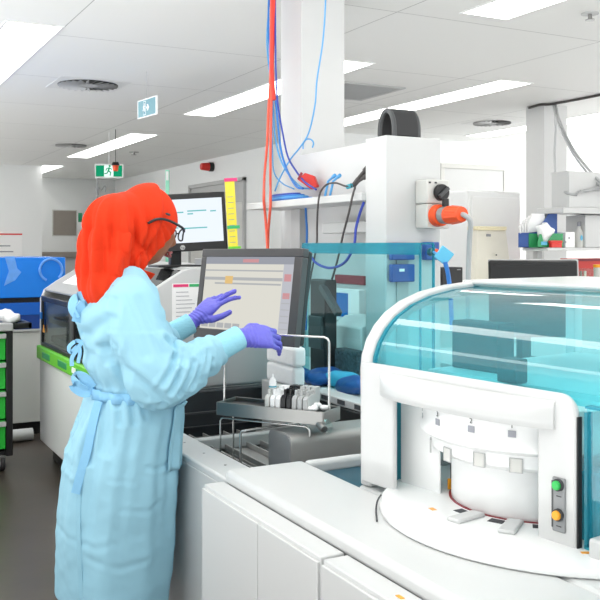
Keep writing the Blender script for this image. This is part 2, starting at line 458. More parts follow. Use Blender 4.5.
# ------------------------------------------------------------------ ceiling fixtures
LG = 'recessed ceiling light strips'
def lamp(p, q0, q1, label):
    p, q0, q1 = p*K, q0*K, q1*K
    t = thing('ceiling_light', label, 'ceiling light', (p, (q0+q1)/2, H), LG)
    MB().use('lamp').box(p-.168, p+.168, q0, q1, H-.004, H+.004).build('diffuser', None, t)
    MB().use('ceilwhite').box(p-.183, p-.168, q0-.015, q1+.015, H-.006, H+.004).box(p+.168, p+.183, q0-.015, q1+.015, H-.006, H+.004)\
        .box(p-.168, p+.168, q0-.015, q0, H-.006, H+.004).box(p-.168, p+.168, q1, q1+.015, H-.006, H+.004).build('frame', None, t)
lamp(1.05, 5.19, 8.2, 'bright ceiling light strip beside the large swirl air diffuser')
lamp(3.18, 0.9, 3.86, 'bright ceiling light strip cut by the top edge of the photo')
lamp(3.18, 5.23, 8.1, 'bright ceiling light strip passing behind the white column and cables')
lamp(3.18, 9.77, 12.8, 'bright ceiling light strip above the person between the two exit signs')
lamp(3.18, 14.3, 16.6, 'short far ceiling light strip at the edge of the white wall block')
lamp(4.67, 5.3, 8.2, 'long ceiling light strip above the black cable arch')
lamp(6.62, 5.3, 8.2, 'ceiling light strip passing behind the column with grey cables')
lamp(8.3, 5.4, 8.3, 'ceiling light strip at the edge of view beyond the column with grey cables')
lamp(1.05, 9.77, 12.8, 'added unseen ceiling light strip before the white wall block')  # out-of-view strip, added to brighten the far background
lamp(1.05, 13.0, 14.3, 'added unseen short ceiling light strip close to the white wall block')  # unseen lamp put in to light the alcove
lamp(-0.45, 13.0, 14.3, 'added unseen short ceiling light strip over the corner by the white wall block')  # likewise unseen, added as alcove fill
lamp(-1.25, 5.19, 8.2, 'added unseen ceiling light strip over the far side of the cart aisle')  # unseen, added to brighten the analyser base and left side
lamp(-1.25, 9.77, 12.8, 'added unseen ceiling light strip over the far corner of the cart aisle')  # unseen, added to lift the far left walls
lamp(-0.45, 9.77, 12.8, 'added unseen ceiling light strip over the far end of the aisle')  # far lamp out of view, added against the dim background
lamp(1.05, 1.2, 3.86, 'added unseen ceiling light strip over the person')  # unseen lamp, added for the streaks reflected on the teal cover
lamp(-0.45, 0.9, 3.86, 'added unseen ceiling light strip over the near aisle')  # unseen, added to light aisle-facing sides and streak the cover
lamp(-0.45, 5.19, 8.2, 'added unseen ceiling light strip over the aisle by the drawer cart')  # out of view, added to light the faces turned to the aisle
lamp(4.67, 0.9, 3.8, 'added ceiling light strip over the aisle out of frame')  # unseen, added for its light and reflection
lamp(8.3, 1.0, 3.9, 'added unseen ceiling light strip over the outer part of the bay')  # unseen, added to brighten the dim bay
lamp(6.62, 1.0, 3.9, 'added unseen ceiling light strip over the side bay')  # second unseen lamp added to light the bay

def swirl(u, v, size, label):
    c = at_z(u, v, H); t = thing('air_diffuser', label, 'air diffuser', (c.x, c.y, H), 'round swirl air diffusers')
    s = size / 2
    MB().use('ceilwhite').box(c.x-s, c.x+s, c.y-s, c.y+s, H-.004, H-.001).build('face_plate', None, t)
    MB().use('black').cyl((c.x, c.y, H-.006), (c.x, c.y, H-.004), s*.86, None, 40).build('throat', None, t)
    mb = MB().use('lightgrey')
    for k in range(24):
        an = 2*PI*k/24
        mb.at(Matrix.Translation((c.x, c.y, H-.012)) @ Matrix.Rotation(an, 4, 'Z') @ Matrix.Translation((s*.58, 0, 0)) @ Matrix.Rotation(rad(35), 4, 'X'))
        mb.box(-s*.27, s*.27, -.016, .016, -.001, .001)
    mb.build('vane_ring', None, t)
    MB().use('lightgrey').cyl((c.x, c.y, H-.014), (c.x, c.y, H-.006), s*.3, None, 24).build('hub', None, t, 0.004)
swirl(88, 84.5, 0.6, 'large round swirl air diffuser in the ceiling before the exit blade sign')
swirl(71, 145, 0.5, 'small distant swirl air diffuser above the white wall block')
swirl(492, 122.5, 0.5, 'round swirl air diffuser near the back wall between two light strips')
c = at_z(352, 91, H)
t = thing('return_air_grille', 'flat grey return air grille beside the white column', 'air grille', (c.x, c.y, H))
MB().use('grey').box(c.x-.28, c.x+.3, c.y-.35, c.y+.35, H-.008, H-.001).build('grille_plate', None, t)
MB().use('lightgrey').box(c.x-.31, c.x-.28, c.y-.38, c.y+.38, H-.012, H-.001).box(c.x+.3, c.x+.33, c.y-.38, c.y+.38, H-.012, H-.001).box(c.x-.28, c.x+.3, c.y-.38, c.y-.35, H-.012, H-.001).box(c.x-.28, c.x+.3, c.y+.35, c.y+.38, H-.012, H-.001).build('grille_frame', None, t)
for (u, v, r, lab) in ((590, 13, .035, 'small chrome fire sprinkler on the ceiling tile in the top corner'), (134, 152, .05, 'small fire sprinkler between the light strip and exit sign')):
    c = at_z(u, v, H); t = thing('fire_sprinkler', lab, 'sprinkler', (c.x, c.y, H), 'ceiling fire sprinklers')
    MB().use('lightgrey').cyl((c.x, c.y, H-.008), (c.x, c.y, H-.001), r*1.5, None, 20).build('escutcheon', None, t)
    MB().use('steel').cyl((c.x, c.y, H-.04), (c.x, c.y, H-.008), r*.35, None, 10).cyl((c.x, c.y, H-.045), (c.x, c.y, H-.04), r*.8, None, 14).build('nozzle', None, t)

def runner(mb, Mx, s):
    """white running figure in a doorway, in the local x-z plane facing -y"""
    def P(x, z): return Mx @ Vector((x*s, 0, z*s))
    mb.at(Matrix.Identity(4))
    def bar(a, b, wd):
        A, B = P(*a), P(*b); mb.cyl(A, B, wd*s, None, 8)
    hd = P(.06, .34); mb.cyl(hd + (P(0, 0) - Mx @ Vector((0, s*.03, 0))), hd, .075*s, None, 12)
    bar((.04, .24), (-.04, 0), .055); bar((-.04, 0), (.13, -.1), .04); bar((.13, -.1), (.08, -.32), .035)
    bar((-.04, 0), (-.13, -.16), .04); bar((-.13, -.16), (-.3, -.2), .035)
    bar((.04, .22), (.2, .1), .03); bar((.04, .22), (-.16, .16), .03); bar((-.16, .16), (-.2, .02), .03)
# green exit sign box above the person's head, facing the camera
Ye = 11.2
c = at_Y(109, 171, Ye); mx = frame_m(c, dir_cam(1, .06))
t = thing('exit_sign', 'green and white running man exit box sign hanging behind the head scarf', 'exit sign', (c.x, c.y, c.z-.1))
sw, sh = 28/FPX*Ye, 14.5/FPX*Ye
MB().at(mx).use('ceilwhite').box(-sw/2, sw/2, 0, .06, -sh/2, sh/2).build('housing', None, t, 0.006)
MB().at(mx).use('exitgreen').box(-sw*.46, -sw*.17, -.006, 0, -sh*.38, sh*.38).box(sw*.16, sw*.46, -.006, 0, -sh*.38, sh*.38).use('exitlit').box(-sw*.17, sw*.16, -.005, 0, -sh*.38, sh*.38).build('sign_face', None, t)
mb = MB().use('exitgreen'); runner(mb, mx @ Matrix.Translation((0, -.01, 0)), sh*1.0); mb.build('running_man', None, t)
mb = MB().use('ceilwhite'); mb.cyl((c.x, c.y, c.z+sh/2), (c.x, c.y, H), .005, None, 8); mb.build('hanger', None, t)
# orange and black sensor in front of it
c = at_Y(115.5, 167, 10.9)
t = thing('ceiling_sensor', 'small black and orange sensor hanging in front of the green exit sign', 'sensor', (c.x, c.y, c.z-.05))
MB().use('black').cyl((c.x, c.y, c.z+.02), (c.x, c.y, c.z+.06), .05, .035, 16).cyl((c.x, c.y, c.z+.06), (c.x, c.y, H), .004, None, 8).build('sensor_mount', None, t)
MB().use('orange').cyl((c.x, c.y, c.z-.05), (c.x, c.y, c.z+.02), .028, .04, 16).build('sensor_lens', None, t, 0.005)
# hanging chain with hook
c0 = at_Y(97.5, 178, 11.6)
t = thing('hanging_hook', 'dark chain and hook hanging below the green exit sign', 'hook', (c0.x, c0.y, c0.z-.35))
z0 = c0.z
MB().use('grey').tube([(c0.x, c0.y, z0+.1), (c0.x, c0.y, z0-.12)], .008, 6).build('chain', None, t)
MB().use('grey').cyl((c0.x, c0.y, z0-.12), (c0.x, c0.y, z0-.22), .03, .02, 10).build('swivel', None, t)
x = dir_cam(1, 0)
MB().use('grey').tube(spline([Vector((c0.x, c0.y, z0-.22)), Vector((c0.x, c0.y, z0-.33))-x*.02, Vector((c0.x, c0.y, z0-.37))-x*.08], 5), .012, 6)\
    .tube(spline([Vector((c0.x, c0.y, z0-.16))+x*.05, Vector((c0.x, c0.y, z0-.1))+x*.1, Vector((c0.x, c0.y, z0-.18))+x*.1], 5), .006, 6).build('hook', None, t)
# pale blue hanging blade sign
cs = [at_Y(137.5, 120, 7.4), at_Y(137.5, 101.5, 7.4), at_Y(156.5, 94.5, 7.1), at_Y(156.5, 114, 7.1)]
cen = sum(cs, Vector()) / 4
xd = (cs[3] - cs[0]); xd.z = 0; ww = xd.length
mx = frame_m(cen, xd)
hh = 18.5/FPX*7.25
t = thing('exit_sign', 'pale blue hanging exit blade sign with a white arrow near the swirl diffuser', 'exit sign', (cen.x, cen.y, cen.z-hh/2))
mb = MB().use('paper').at(mx).box(-ww/2, ww/2, 0, .012, -hh/2, hh/2); mb.build('sign_border', None, t)
mb = MB().use('signblue').at(mx).box(-ww*.45, ww*.45, -.002, 0, -hh*.44, hh*.44); mb.build('sign_face', None, t)
mb = MB().use('paper').at(mx)
s = hh
mb.prism([(-.02*s, -.05*s), (.16*s, -.05*s), (.06*s, -.17*s), (.17*s, -.17*s), (.32*s, 0), (.17*s, .17*s), (.06*s, .17*s), (.16*s, .05*s), (-.02*s, .05*s)], 'y', -.004, -.002)
mb.box(-.40*s, -.1*s, -.004, -.002, -.38*s, .38*s)
mb.use('signblue').box(-.37*s, -.13*s, -.0045, -.004, -.35*s, .35*s); mb.use('paper')
runner(mb, mx @ Matrix.Translation((-.25*s, -.006, 0)), s*.62); mb.build('pictogram', None, t)
mb = MB().use('lightgrey'); mb.cyl((cen.x, cen.y, cen.z+hh/2), (cen.x, cen.y, H), .0022, None, 8); mb.build('hanger', None, t)
# edge-on glass panel
a = at_Y(165.5, 196, 12.2); b2 = at_Y(169.5, 170, 12.2)
t = thing('glass_screen', 'narrow upright glass panel edge glowing pale green behind the head scarf', 'glass panel', (a.x, a.y, 0))
mx = frame_m(Vector((a.x, a.y, 0)), dir_cam(1, 0))
MB().at(mx).use('glassedge').box(0, .05, 0, .03, 0, b2.z).build('glass_edge', None, t)
MB().at(mx).use('ceilwhite').box(.008, .042, -.012, 0, b2.z-.14, b2.z-.02).build('clamp', None, t)
# ------------------------------------------------------------------ left background: blue cabinet, drawer cart
qb = 7.0
zz = lambda v: zat(v, SA*1.4 + CA*qb)
t = thing('blue_cabinet', 'bright blue fronted laboratory cabinet on a white base by the white wall', 'cabinet', (1.0, 7.4, 0))
pr = 1.645
MB().use('blue_panel').box(.35, pr, qb, qb+.7, zz(297.5), zz(257.5)).build('upper_panel', None, t, 0.006)
MB().use('black').box(.36, pr-.02, qb+.05, qb+.69, zz(303), zz(297.5)).build('shadow_gap', None, t)
MB().use('blue_mid').box(.35, pr-.02, qb+.005, qb+.7, zz(315), zz(302.5)).build('middle_panel', None, t, 0.004)
MB().use('blue_dark').box(.35, 1.255, qb+.01, qb+.7, zz(329), zz(315)).box(1.265, pr-.02, qb+.01, qb+.7, zz(329), zz(315)).build('lower_panel', None, t, 0.003)
MB().use('offwhite').box(.35, pr-.02, qb+.02, qb+.7, .1, zz(329)).build('base_cabinet', None, t, 0.004)
MB().use('black').box(.37, pr-.02, qb+.06, qb+.69, 0, .1).build('plinth', None, t)
MB().use('lightgrey').box(.35, pr-.01, qb-.002, qb+.02, zz(331), zz(329)).build('edge_strip', None, t)
# pale reflections painted as marks on the blue panel
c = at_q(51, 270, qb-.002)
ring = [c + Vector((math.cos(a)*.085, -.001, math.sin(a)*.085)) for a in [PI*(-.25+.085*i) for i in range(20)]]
MB().use('pale_reflection').tube(ring, .010, 6).build('reflection_mark', None, t)
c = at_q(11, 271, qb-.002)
MB().use('pale_reflection').prism([(c.x-.045, c.z+.11), (c.x+.025, c.z+.11), (c.x+.045, c.z+.02), (c.x+.075, c.z-.01), (c.x+.03, c.z-.07), (c.x-.05, c.z-.11), (c.x-.015, c.z)], 'y', qb-.004, qb).build('reflection_mark', None, t)
a = at_z(3, 446, .06); b2 = at_z(46, 437, .06)
tag(MB().use('white').tube([(.6, 6.82, .05), (1.36, 6.82, .05)], .045, 16).build('floor_pipe'), 'fat white pipe lying on the floor in front of the blue cabinet', 'pipe')

t = thing('drawer_cart', 'green and black drawer cart on castors at the edge of the photo', 'cart', (.8, 6.1, 0))
pcr = at_q(13, 380, 5.95).x
pcl = pcr - .62
MB().use('black').box(pcl, pcl+.04, 5.95, 6.45, .1, .90).box(pcr-.042, pcr, 5.95, 6.45, .1, .90).box(pcl, pcr, 5.97, 6.45, .1, .135).build('frame', None, t, 0.006)
MB().use('lightgrey').box(pcl, pcr, 5.93, 6.46, .90, .95).build('worktop', None, t, 0.008)
zs = [.14, .335, .525, .71, .895]
for k in range(4):
    d = MB().use('cartgreen').box(pcl+.045, pcr-.045, 5.955, 6.42, zs[k]+.006, zs[k+1]-.006).build('drawer', None, t, 0.004)
    MB().use('lightgrey').box(pcl+.06, pcr-.045, 5.925, 5.96, zs[k+1]-.04, zs[k+1]-.01).build('handle', None, d, 0.004)
MB().use('black').box(pcr, pcr+.13, 6.0, 6.04, .905, .945).box(pcr, pcr+.13, 6.36, 6.40, .905, .945).box(pcr+.10, pcr+.13, 6.0, 6.4, .905, .945).build('push_handle', None, t, 0.008)
for (px, py) in ((pcr-.06, 6.0), (pcl+.06, 6.0), (pcr-.06, 6.4), (pcl+.06, 6.4)):
    cs_ = MB().use('steel').box(px-.018, px+.018, py-.03, py+.03, .07, .105).build('castor', None, t, 0.003)
    MB().use('rubber').cyl((px-.014, py, .05), (px+.014, py, .05), .05, None, 20).build('wheel', None, cs_, 0.006)
    MB().use('lightgrey').cyl((px-.017, py, .05), (px+.017, py, .05), .026, None, 14).build('wheel_hub', None, cs_)
for k, (u, v, lab) in enumerate(((0, 318, 'crumpled white cloth lying on top of the green drawer cart'), (5, 322, 'small folded white cloth at the corner of the green drawer cart top'))):
    c = at_q(u, v, 6.1); mb = MB().use('tissue')
    for i in range(5):
        mb.ell((c.x-.07*i+.03, 6.08+random.uniform(-.06, .06), .95+.045-.012*k+random.uniform(-.006, .01)), (.055, .06, .043-.008*k))
        if k and i == 1: break
    me = remeshed(mb, .008, 3)
    for vv in me.vertices: vv.co += Vector((0, 0, 1))*.012*noise.noise(vv.co*28); vv.co.z = max(vv.co.z, .951)
    tag(link('cleaning_cloth', me, [M['tissue']]), lab, 'cloth', 'cloths on the drawer cart')

# ------------------------------------------------------------------ long analyser with the green drawer band, behind the person
Q0, Q1 = 4.26, 6.2
t = thing('sample_analyser', 'long white analyser with black windows and a lime green drawer band behind the person', 'analyser', (1.7, 5.2, 0))
MB().use('white_lifted').box(1.285, 2.12, Q0, Q1, .13, .685).build('base_cabinet', None, t, 0.01, 3)
MB().use('black').box(1.36, 2.1, Q0+.05, Q1-.05, .0, .13).build('plinth', None, t, 0.01)
full = [(2.12, .68), (2.12, 1.33), (1.64, 1.335), (1.585, 1.322), (1.39, 1.205), (1.31, 1.15), (1.285, 1.09), (1.283, .78), (1.283, .68)]
MB().use('white').prism(full, 'y', Q0, Q0+.035).build('end_cheek', None, t, 0.006)
MB().use('white').prism(full, 'y', Q1-.035, Q1).build('end_cheek', None, t, 0.006)
body = [(1.62, .78), (2.10, .78), (2.10, 1.32), (1.64, 1.325), (1.58, 1.312), (1.40, 1.195), (1.325, 1.14), (1.60, 1.10)]
MB().use('black').prism(body, 'y', Q0+.035, Q1-.035).build('upper_body', None, t)
MB().use('lightgrey').box(1.30, 1.66, Q0+.035, Q1-.035, .735, .785).build('deck', None, t)
top = [(1.31, 1.152), (1.39, 1.207), (1.585, 1.324), (1.64, 1.337), (2.12, 1.332), (2.12, 1.325), (1.64, 1.328), (1.585, 1.315), (1.39, 1.197), (1.31, 1.142)]
MB().use('grey').prism(top[:2] + [(1.585, 1.324), (1.585, 1.315)] + top[8:], 'y', 5.22, Q1-.034).build('sloped_lid', None, t)
MB().use('paper').prism([(1.38, 1.203), (1.53, 1.2935), (1.53, 1.29), (1.38, 1.199)], 'y', 5.3, 5.95).build('lid_sheet', None, t)
MB().use('blackgloss').prism(top[:2] + [(1.585, 1.324), (1.585, 1.315)] + top[8:], 'y', Q0+.03, 5.20).build('control_panel', None, t)
MB().use('white').prism(top[2:8], 'y', Q0+.02, Q1-.02).build('top_cover', None, t)
for q0, q1 in ((5.36, 6.16), (4.74, 5.30), (Q0+.04, 4.68)):
    wdw = MB().use('black').box(1.284, 1.31, q0, q1, 1.075, 1.11).box(1.284, 1.31, q0, q1, .775, .80).box(1.284, 1.31, q0, q0+.03, .80, 1.075).box(1.284, 1.31, q1-.03, q1, .80, 1.075).build('window', None, t, 0.004)
    MB().use('clearglass').box(1.292, 1.297, q0+.03, q1-.03, .80, 1.075).build('pane', None, wdw)
    MB().use('steel').box(1.36, 1.60, q0+.04, q1-.04, .955, .97).build('shelf', None, wdw)
    MB().use('darkgrey').box(1.34, 1.50, q0+.05, q1-.05, .80, .845).build('sample_tray', None, wdw, 0.008)
for q in (5.33, 4.71):
    MB().use('darkgrey').box(1.282, 1.33, q-.028, q+.028, .775, 1.11).build('window_post', None, t, 0.006)
c = at_p(44, 329, 1.284)
MB().use('amber').prism([(c.y-.028, c.z-.022), (c.y+.028, c.z-.022), (c.y, c.z+.028)], 'x', 1.280, 1.284).build('warning_triangle', None, t)
MB().use('bluecable').box(1.275, 1.285, 6.12, 6.15, .955, 1.0).build('indicator_light', None, t)
band = MB().use('lime').box(1.262, 1.40, Q0+.01, Q1-.002, .687, .775).build('drawer_band', None, t, 0.008)
for k in range(4):
    q = 4.55 + .45*k
    MB().use('green').box(1.258, 1.268, q-.11, q+.11, .71, .75).build('drawer_handle', None, band, 0.01)
MB().use('paper').box(1.257, 1.262, 5.12, 5.2, .715, .745).build('drawer_label', None, band)
# paper notice on the near end cheek
qn = Q0 - .001
a, b2 = at_q(172, 322, qn), at_q(201, 283, qn)
nt_ = MB().use('paper').box(a.x, b2.x, qn-.004, qn, a.z, b2.z)
nt_.use('pink').box(a.x+.005, a.x+.085, qn-.006, qn-.003, b2.z-.018, b2.z-.004).use('notegreen').box(a.x+.09, b2.x-.005, qn-.006, qn-.003, b2.z-.018, b2.z-.004)
nt_.use('ink')
for k in range(7): nt_.box(a.x+.02, a.x+.05+.04*random.random()+.03, qn-.0055, qn-.003, b2.z-.045-.02*k, b2.z-.042-.02*k)
tag(nt_.build('notice_sheet'), 'white notice sheet with pink and green header strips taped to the analyser end', 'notice')

# display monitor on top of it, turned to the camera
Ym = 4.72
c0 = at_Y(174.5, 223, Ym)
mx = frame_m(c0, dir_cam(1, .05), 0, rad(-3.2))
W, Hh = 104/FPX*Ym, 58/FPX*Ym
sx = -W + 51.5/FPX*Ym
t = thing('display_monitor', 'black desktop monitor showing a pale screen on top of the analyser behind the face', 'monitor', (c0.x, c0.y, 1.335))
MB().at(mx).use('black').box(sx, sx+W, 0, .035, -Hh/2, Hh/2).build('bezel', None, t, 0.006)
sc_ = MB().at(mx).use('scr_blue').box(sx+.02, sx+W-.018, -.002, .001, -Hh/2+.045, Hh/2-.03)
sc_.use('scr_teal')
for (x0, x1, z) in ((.02, .08, .05), (.1, .2, .055), (.22, .25, .05), (.02, .05, -.03), (.08, .2, -.035), (.1, .13, .04), (-.06, 0, .05), (-.1, 0, -.035)):
    sc_.box(x0-.03, x1-.03, -.003, -.001, z, z+.007)
sc_.build('screen', None, t)
mb = MB().use('lightgrey'); Lm = mx @ Matrix.Translation((sx+W*.57, -.002, -Hh/2+.02)) @ Matrix.Rotation(PI/2, 4, 'X')
o_ = mx @ Vector((sx+W*.57, -.0005, -Hh/2+.021)); n_ = mx.to_3x3() @ Vector((0, -1, 0))
mb.cyl(o_, o_ + n_*.0015, .013, None, 20); mb.use('black').text('hp', .02, Matrix.Translation(n_*.001) @ Lm); mb.build('logo_badge', None, t)
ctr = mx @ Vector((sx+W/2, .05, 0))
MB().use('black').box(ctr.x-.03, ctr.x+.03, ctr.y-.02, ctr.y+.02, 1.34, 1.46).build('neck', None, t, 0.004)
MB().use('black').box(ctr.x-.12, ctr.x+.12, ctr.y-.09, ctr.y+.09, 1.333, 1.345).build('foot', None, t, 0.004)
# sticky note strip fixed at its edge
e0 = mx @ Vector((sx+W+.002, .01, 0))
nx = MB().at(mx)
xw = 14/FPX*Ym
nx.use('yellow').box(sx+W+.004, sx+W+xw*.75, 0, .004, -Hh/2-.0, Hh/2+.05).use('pink').box(sx+W+.002, sx+W+xw*.95, -.002, .004, Hh/2+.05, Hh/2+.068)
nx.use('notegreen').box(sx+W+.004, sx+W+xw*.95, -.003, .003, -.047, -.03).use('lime').box(sx+W+.004, sx+W+xw*.95, -.003, .003, -Hh/2, -Hh/2+.012)
nx.use('ink')
for k in range(9): nx.box(sx+W+.014, sx+W+xw*.6, -.0015, .001, -.12+k*.03, -.117+k*.03)
tag(nx.build('note_strip'), 'tall yellow note strip with pink and green tabs at the monitor edge', 'notes')
# low row of white boxes behind the monitor foot
for k, (q, h) in enumerate(((4.55, .045), (4.42, .05), (4.31, .04))):
    tag(MB().use(('white', 'lightgrey', 'paper')[k]).box(1.78, 1.95, q-.05, q+.05, 1.333, 1.333+h).build('reagent_box', None, None, .004),
        ('white reagent box on the analyser top behind the monitor foot', 'pale grey reagent box between two white boxes on the analyser top', 'white reagent box at the end of the row by the touch screen')[k], 'box', 'boxes on the analyser top')

# ------------------------------------------------------------------ cable shelf: service panel, shelf, tall cabinet
t = thing('service_panel', 'white service panel with a long cable shelf in front of the column', 'shelf unit', (2.2, 3.9, 0))
MB().use('white').box(2.24, 2.29, 3.28, 4.42, 0, 1.93).build('back_panel', None, t, 0.004)
MB().use('white').box(2.03, 2.24, 3.28, 4.47, 1.64, 1.675).build('shelf', None, t, 0.004)
MB().use('lightgrey').box(2.12, 2.24, 3.28, 3.78, 1.505, 1.556).build('cable_rail', None, t, 0.004)
MB().use('lightgrey').box(2.20, 2.24, 4.17, 4.27, .9, 1.64).build('upright', None, t, 0.004)
t = thing('tall_cabinet', 'tall narrow white cabinet with the black cable arch on top', 'cabinet', (2.19, 3.2, 0))
MB().use('white').box(2.05, 2.33, 3.12, 3.28, 0, 1.905).build('body', None, t, 0.005)
MB().use('lightgrey').box(2.10, 2.16, 3.114, 3.12, 1.02, 1.44).build('access_strip', None, t, 0.002)
# black arch
c = at_q(391, 135, 3.2)
outer, inner = [], []
for i in range(25):
    a = PI * i / 24
    x, z = math.cos(a), math.sin(a)
    outer.append((3.19 + .064*x, 1.905 + .025 + .098*z)); inner.append((3.19 + .047*x, 1.905 + .025 + .078*z))
outer = [(3.254, 1.905)] + outer + [(3.126, 1.905)]; inner = [(3.237, 1.905)] + inner + [(3.143, 1.905)]
t = thing('cable_arch', 'black ribbed rubber arch on top of the tall white cabinet', 'cable guide', (2.16, 3.2, 1.905))
MB().use('rubber').strip(outer, inner, 'x', 2.10, 2.225).build('arch_band', None, t, 0.006)
for xx in (2.102, 2.223): MB().use('darkgrey').tube([Vector((xx, y, z)) for y, z in [( (o_[0]+i_[0])/2, (o_[1]+i_[1])/2) for o_, i_ in zip(outer, inner)]], .011, 8).build('rim', None, t)

# isolator switch and plug
t = thing('isolator_switch', 'grey wall isolator with black rotary knob above an orange socket', 'switch', (2.24, 3.075, 1.51))
MB().use('offwhite').box(2.196, 2.312, 3.035, 3.119, 1.518, 1.62).build('socket_box', None, t, 0.006)
MB().use('offwhite').box(2.196, 2.312, 3.035, 3.119, 1.622, 1.722).build('switch_box', None, t, 0.006)
k = MB().use('black').cyl((2.262, 3.035, 1.668), (2.262, 3.012, 1.668), .036, .034, 28).build('rotary_knob', None, t, 0.004)
MB().at(Matrix.Translation((2.262, 3.0, 1.668)) @ Matrix.Rotation(rad(-40), 4, 'Y')).use('darkgrey').box(-.03, .03, 0, .014, -.008, .008).build('knob_grip', None, k, 0.003)
MB().use('inkdark').box(2.205, 2.215, 3.033, 3.036, 1.705, 1.712).box(2.235, 2.245, 3.033, 3.036, 1.705, 1.712).build('marking', None, t)
zc = 1.572; pc = 2.245
MB().use('orange').cyl((pc, 3.035, zc), (pc, 2.995, zc), .047, .044, 28).build('socket_ring', None, t, 0.006)
t = thing('power_plug', 'orange industrial power plug pushed into the grey isolator socket', 'plug', (pc, 2.9, zc-.04))
MB().use('grey').cyl((pc, 2.996, zc), (pc, 2.955, zc), .035, .037, 20).build('coupling', None, t, 0.003)
mb = MB().use('orange').cyl((pc, 2.957, zc), (pc, 2.945, zc), .036, .038, 22).cyl((pc, 2.945, zc), (pc, 2.865, zc), .038, .031, 22)
for i in range(9):
    an = 2*PI*i/9; mb.cyl((pc+.034*math.cos(an), 2.94, zc+.034*math.sin(an)), (pc+.028*math.cos(an), 2.875, zc+.028*math.sin(an)), .007, .006, 6)
mb.build('grip_body', None, t, 0.002)
MB().use('black').box(pc-.012, pc+.012, 2.965, 2.985, zc+.035, zc+.068).build('locking_clip', None, t, 0.003)
# ------------------------------------------------------------------ bench track in the foreground
t = thing('track_bench', 'long white automation bench with a raised front rim and open well', 'bench', (1.2, 1.9, 0))
ZT = .832
MB().use('white').box(.985, 1.10, 2.285, 3.55, .775, .80).box(.985, 1.0, 2.285, 3.55, .05, .78).build('well_rim', None, t, 0.006)
for q in (2.45, 2.62, 2.79, 2.98): MB().use('grey').cyl((1.045, q, .7995), (1.045, q, .8015), .004, None, 10).build('rim_screw', None, t)
mb = MB().use('white')
mb.box(.972, 1.215, .2, 2.285, .79, ZT).box(1.215, 2.1, 2.255, 2.285, .79, ZT).box(1.215, 2.1, .2, 1.985, .79, ZT)
mb.build('worktop', None, t, 0.014, 4)
MB().use('white').box(1.0, 2.1, .2, 2.26, .05, .785).build('body', None, t, 0.004)
MB().use('teal_deep').box(1.217, 2.0, 1.987, 2.253, .787, .80).build('inset_tray', None, t)
for k in range(3): pass
c = at_z(400, 597, ZT)
MB().use('amber').box(c.x-.004, c.x+.004, c.y-.009, c.y+.009, ZT-.0005, ZT+.0008).build('yellow_sticker', None, t)
# low front cabinets
t1 = None
for k, (q0, q1, lab) in enumerate(((1.635, 2.285, 'white low front cabinet beside the gown, first along the bench'), (.9, 1.622, 'white low front cabinet at the lower edge, second along the bench'))):
    t1 = thing('low_bench_cabinet', lab, 'cabinet', (.94, (q0+q1)/2, 0), 'white front cabinets along the bench')
    MB().use('white').box(.912, .97, q0, q1, .03, .80).build('carcass', None, t1, 0.003)
    qm = (q0+q1)/2 - .03
    MB().use('white').box(.905, .913, q0+.002, qm-.0025, .03, .79).build('door', None, t1, 0.002)
    MB().use('white').box(.905, .913, qm+.0025, q1-.002, .03, .79).build('door', None, t1, 0.002)
# floor of the well and its dark walls
t = thing('well_module', 'dark recessed well module with steel guide channels behind the rim', 'machine module', (1.4, 2.8, 0))
MB().use('well').box(1.105, 1.75, 2.29, 3.3, .0, .70).build('well_floor', None, t, 0.003)
MB().use('well').box(1.10, 1.73, 3.3, 3.36, .0, .876).build('far_wall', None, t, 0.004)
MB().use('black').box(1.66, 1.73, 2.29, 3.3, .70, .86).build('back_wall', None, t, 0.004)
MB().use('darkgrey').box(1.11, 1.64, 3.285, 3.299, .79, .797).box(1.11, 1.64, 3.285, 3.299, .738, .742).build('panel_seam', None, t)
for k, p in enumerate((1.13, 1.27, 1.41)):
    MB().use('steel_dark').box(p, p+.09, 2.31, 3.2, .70, .715).box(p, p+.006, 2.31, 3.2, .715, .735).box(p+.084, p+.09, 2.31, 3.2, .715, .735).build('guide_channel', None, t, 0.002)
MB().use('lightgrey').box(1.12, 1.65, 2.98, 3.02, .715, .76).build('cross_bar', None, t, 0.006)
# stainless housing in the well
x0, x1, z0, z1, rr = 2.445, 2.60, .701, .865, .028
arc = [(x0+rr-rr*math.cos(a), z1-rr+rr*math.sin(a)) for a in [PI/2*i/8 for i in range(9)]] + [(x1-rr+rr*math.sin(a), z1-rr+rr*math.cos(a)) for a in [PI/2*i/8 for i in range(9)]]
t = thing('steel_housing', 'long brushed steel housing with rounded edges lying in the well', 'steel housing', (1.45, 2.5, .70))
MB().use('steel_dark').prism([(x0, z0)] + arc + [(x1, z0)], 'x', 1.262, 1.66).build('shell', None, t, 0.002)
MB().use('grey').prism([(x0+.003, z0)] + [(y*.97+2.5225*.03, z-.003) for y, z in arc] + [(x1-.003, z0)], 'x', 1.258, 1.2625).build('end_cap', None, t)
# module behind the well
t = thing('track_module', 'plain pale grey machine module behind the touch screen', 'machine module', (1.7, 3.75, 0))
MB().use('lightgrey').box(1.20, 1.725, 3.365, 3.9, .876, 1.10).build('upper_casing', None, t, 0.012, 3)
MB().use('offwhite').box(1.10, 1.725, 3.37, 3.9, .0, .876).build('lower_casing', None, t, 0.006)

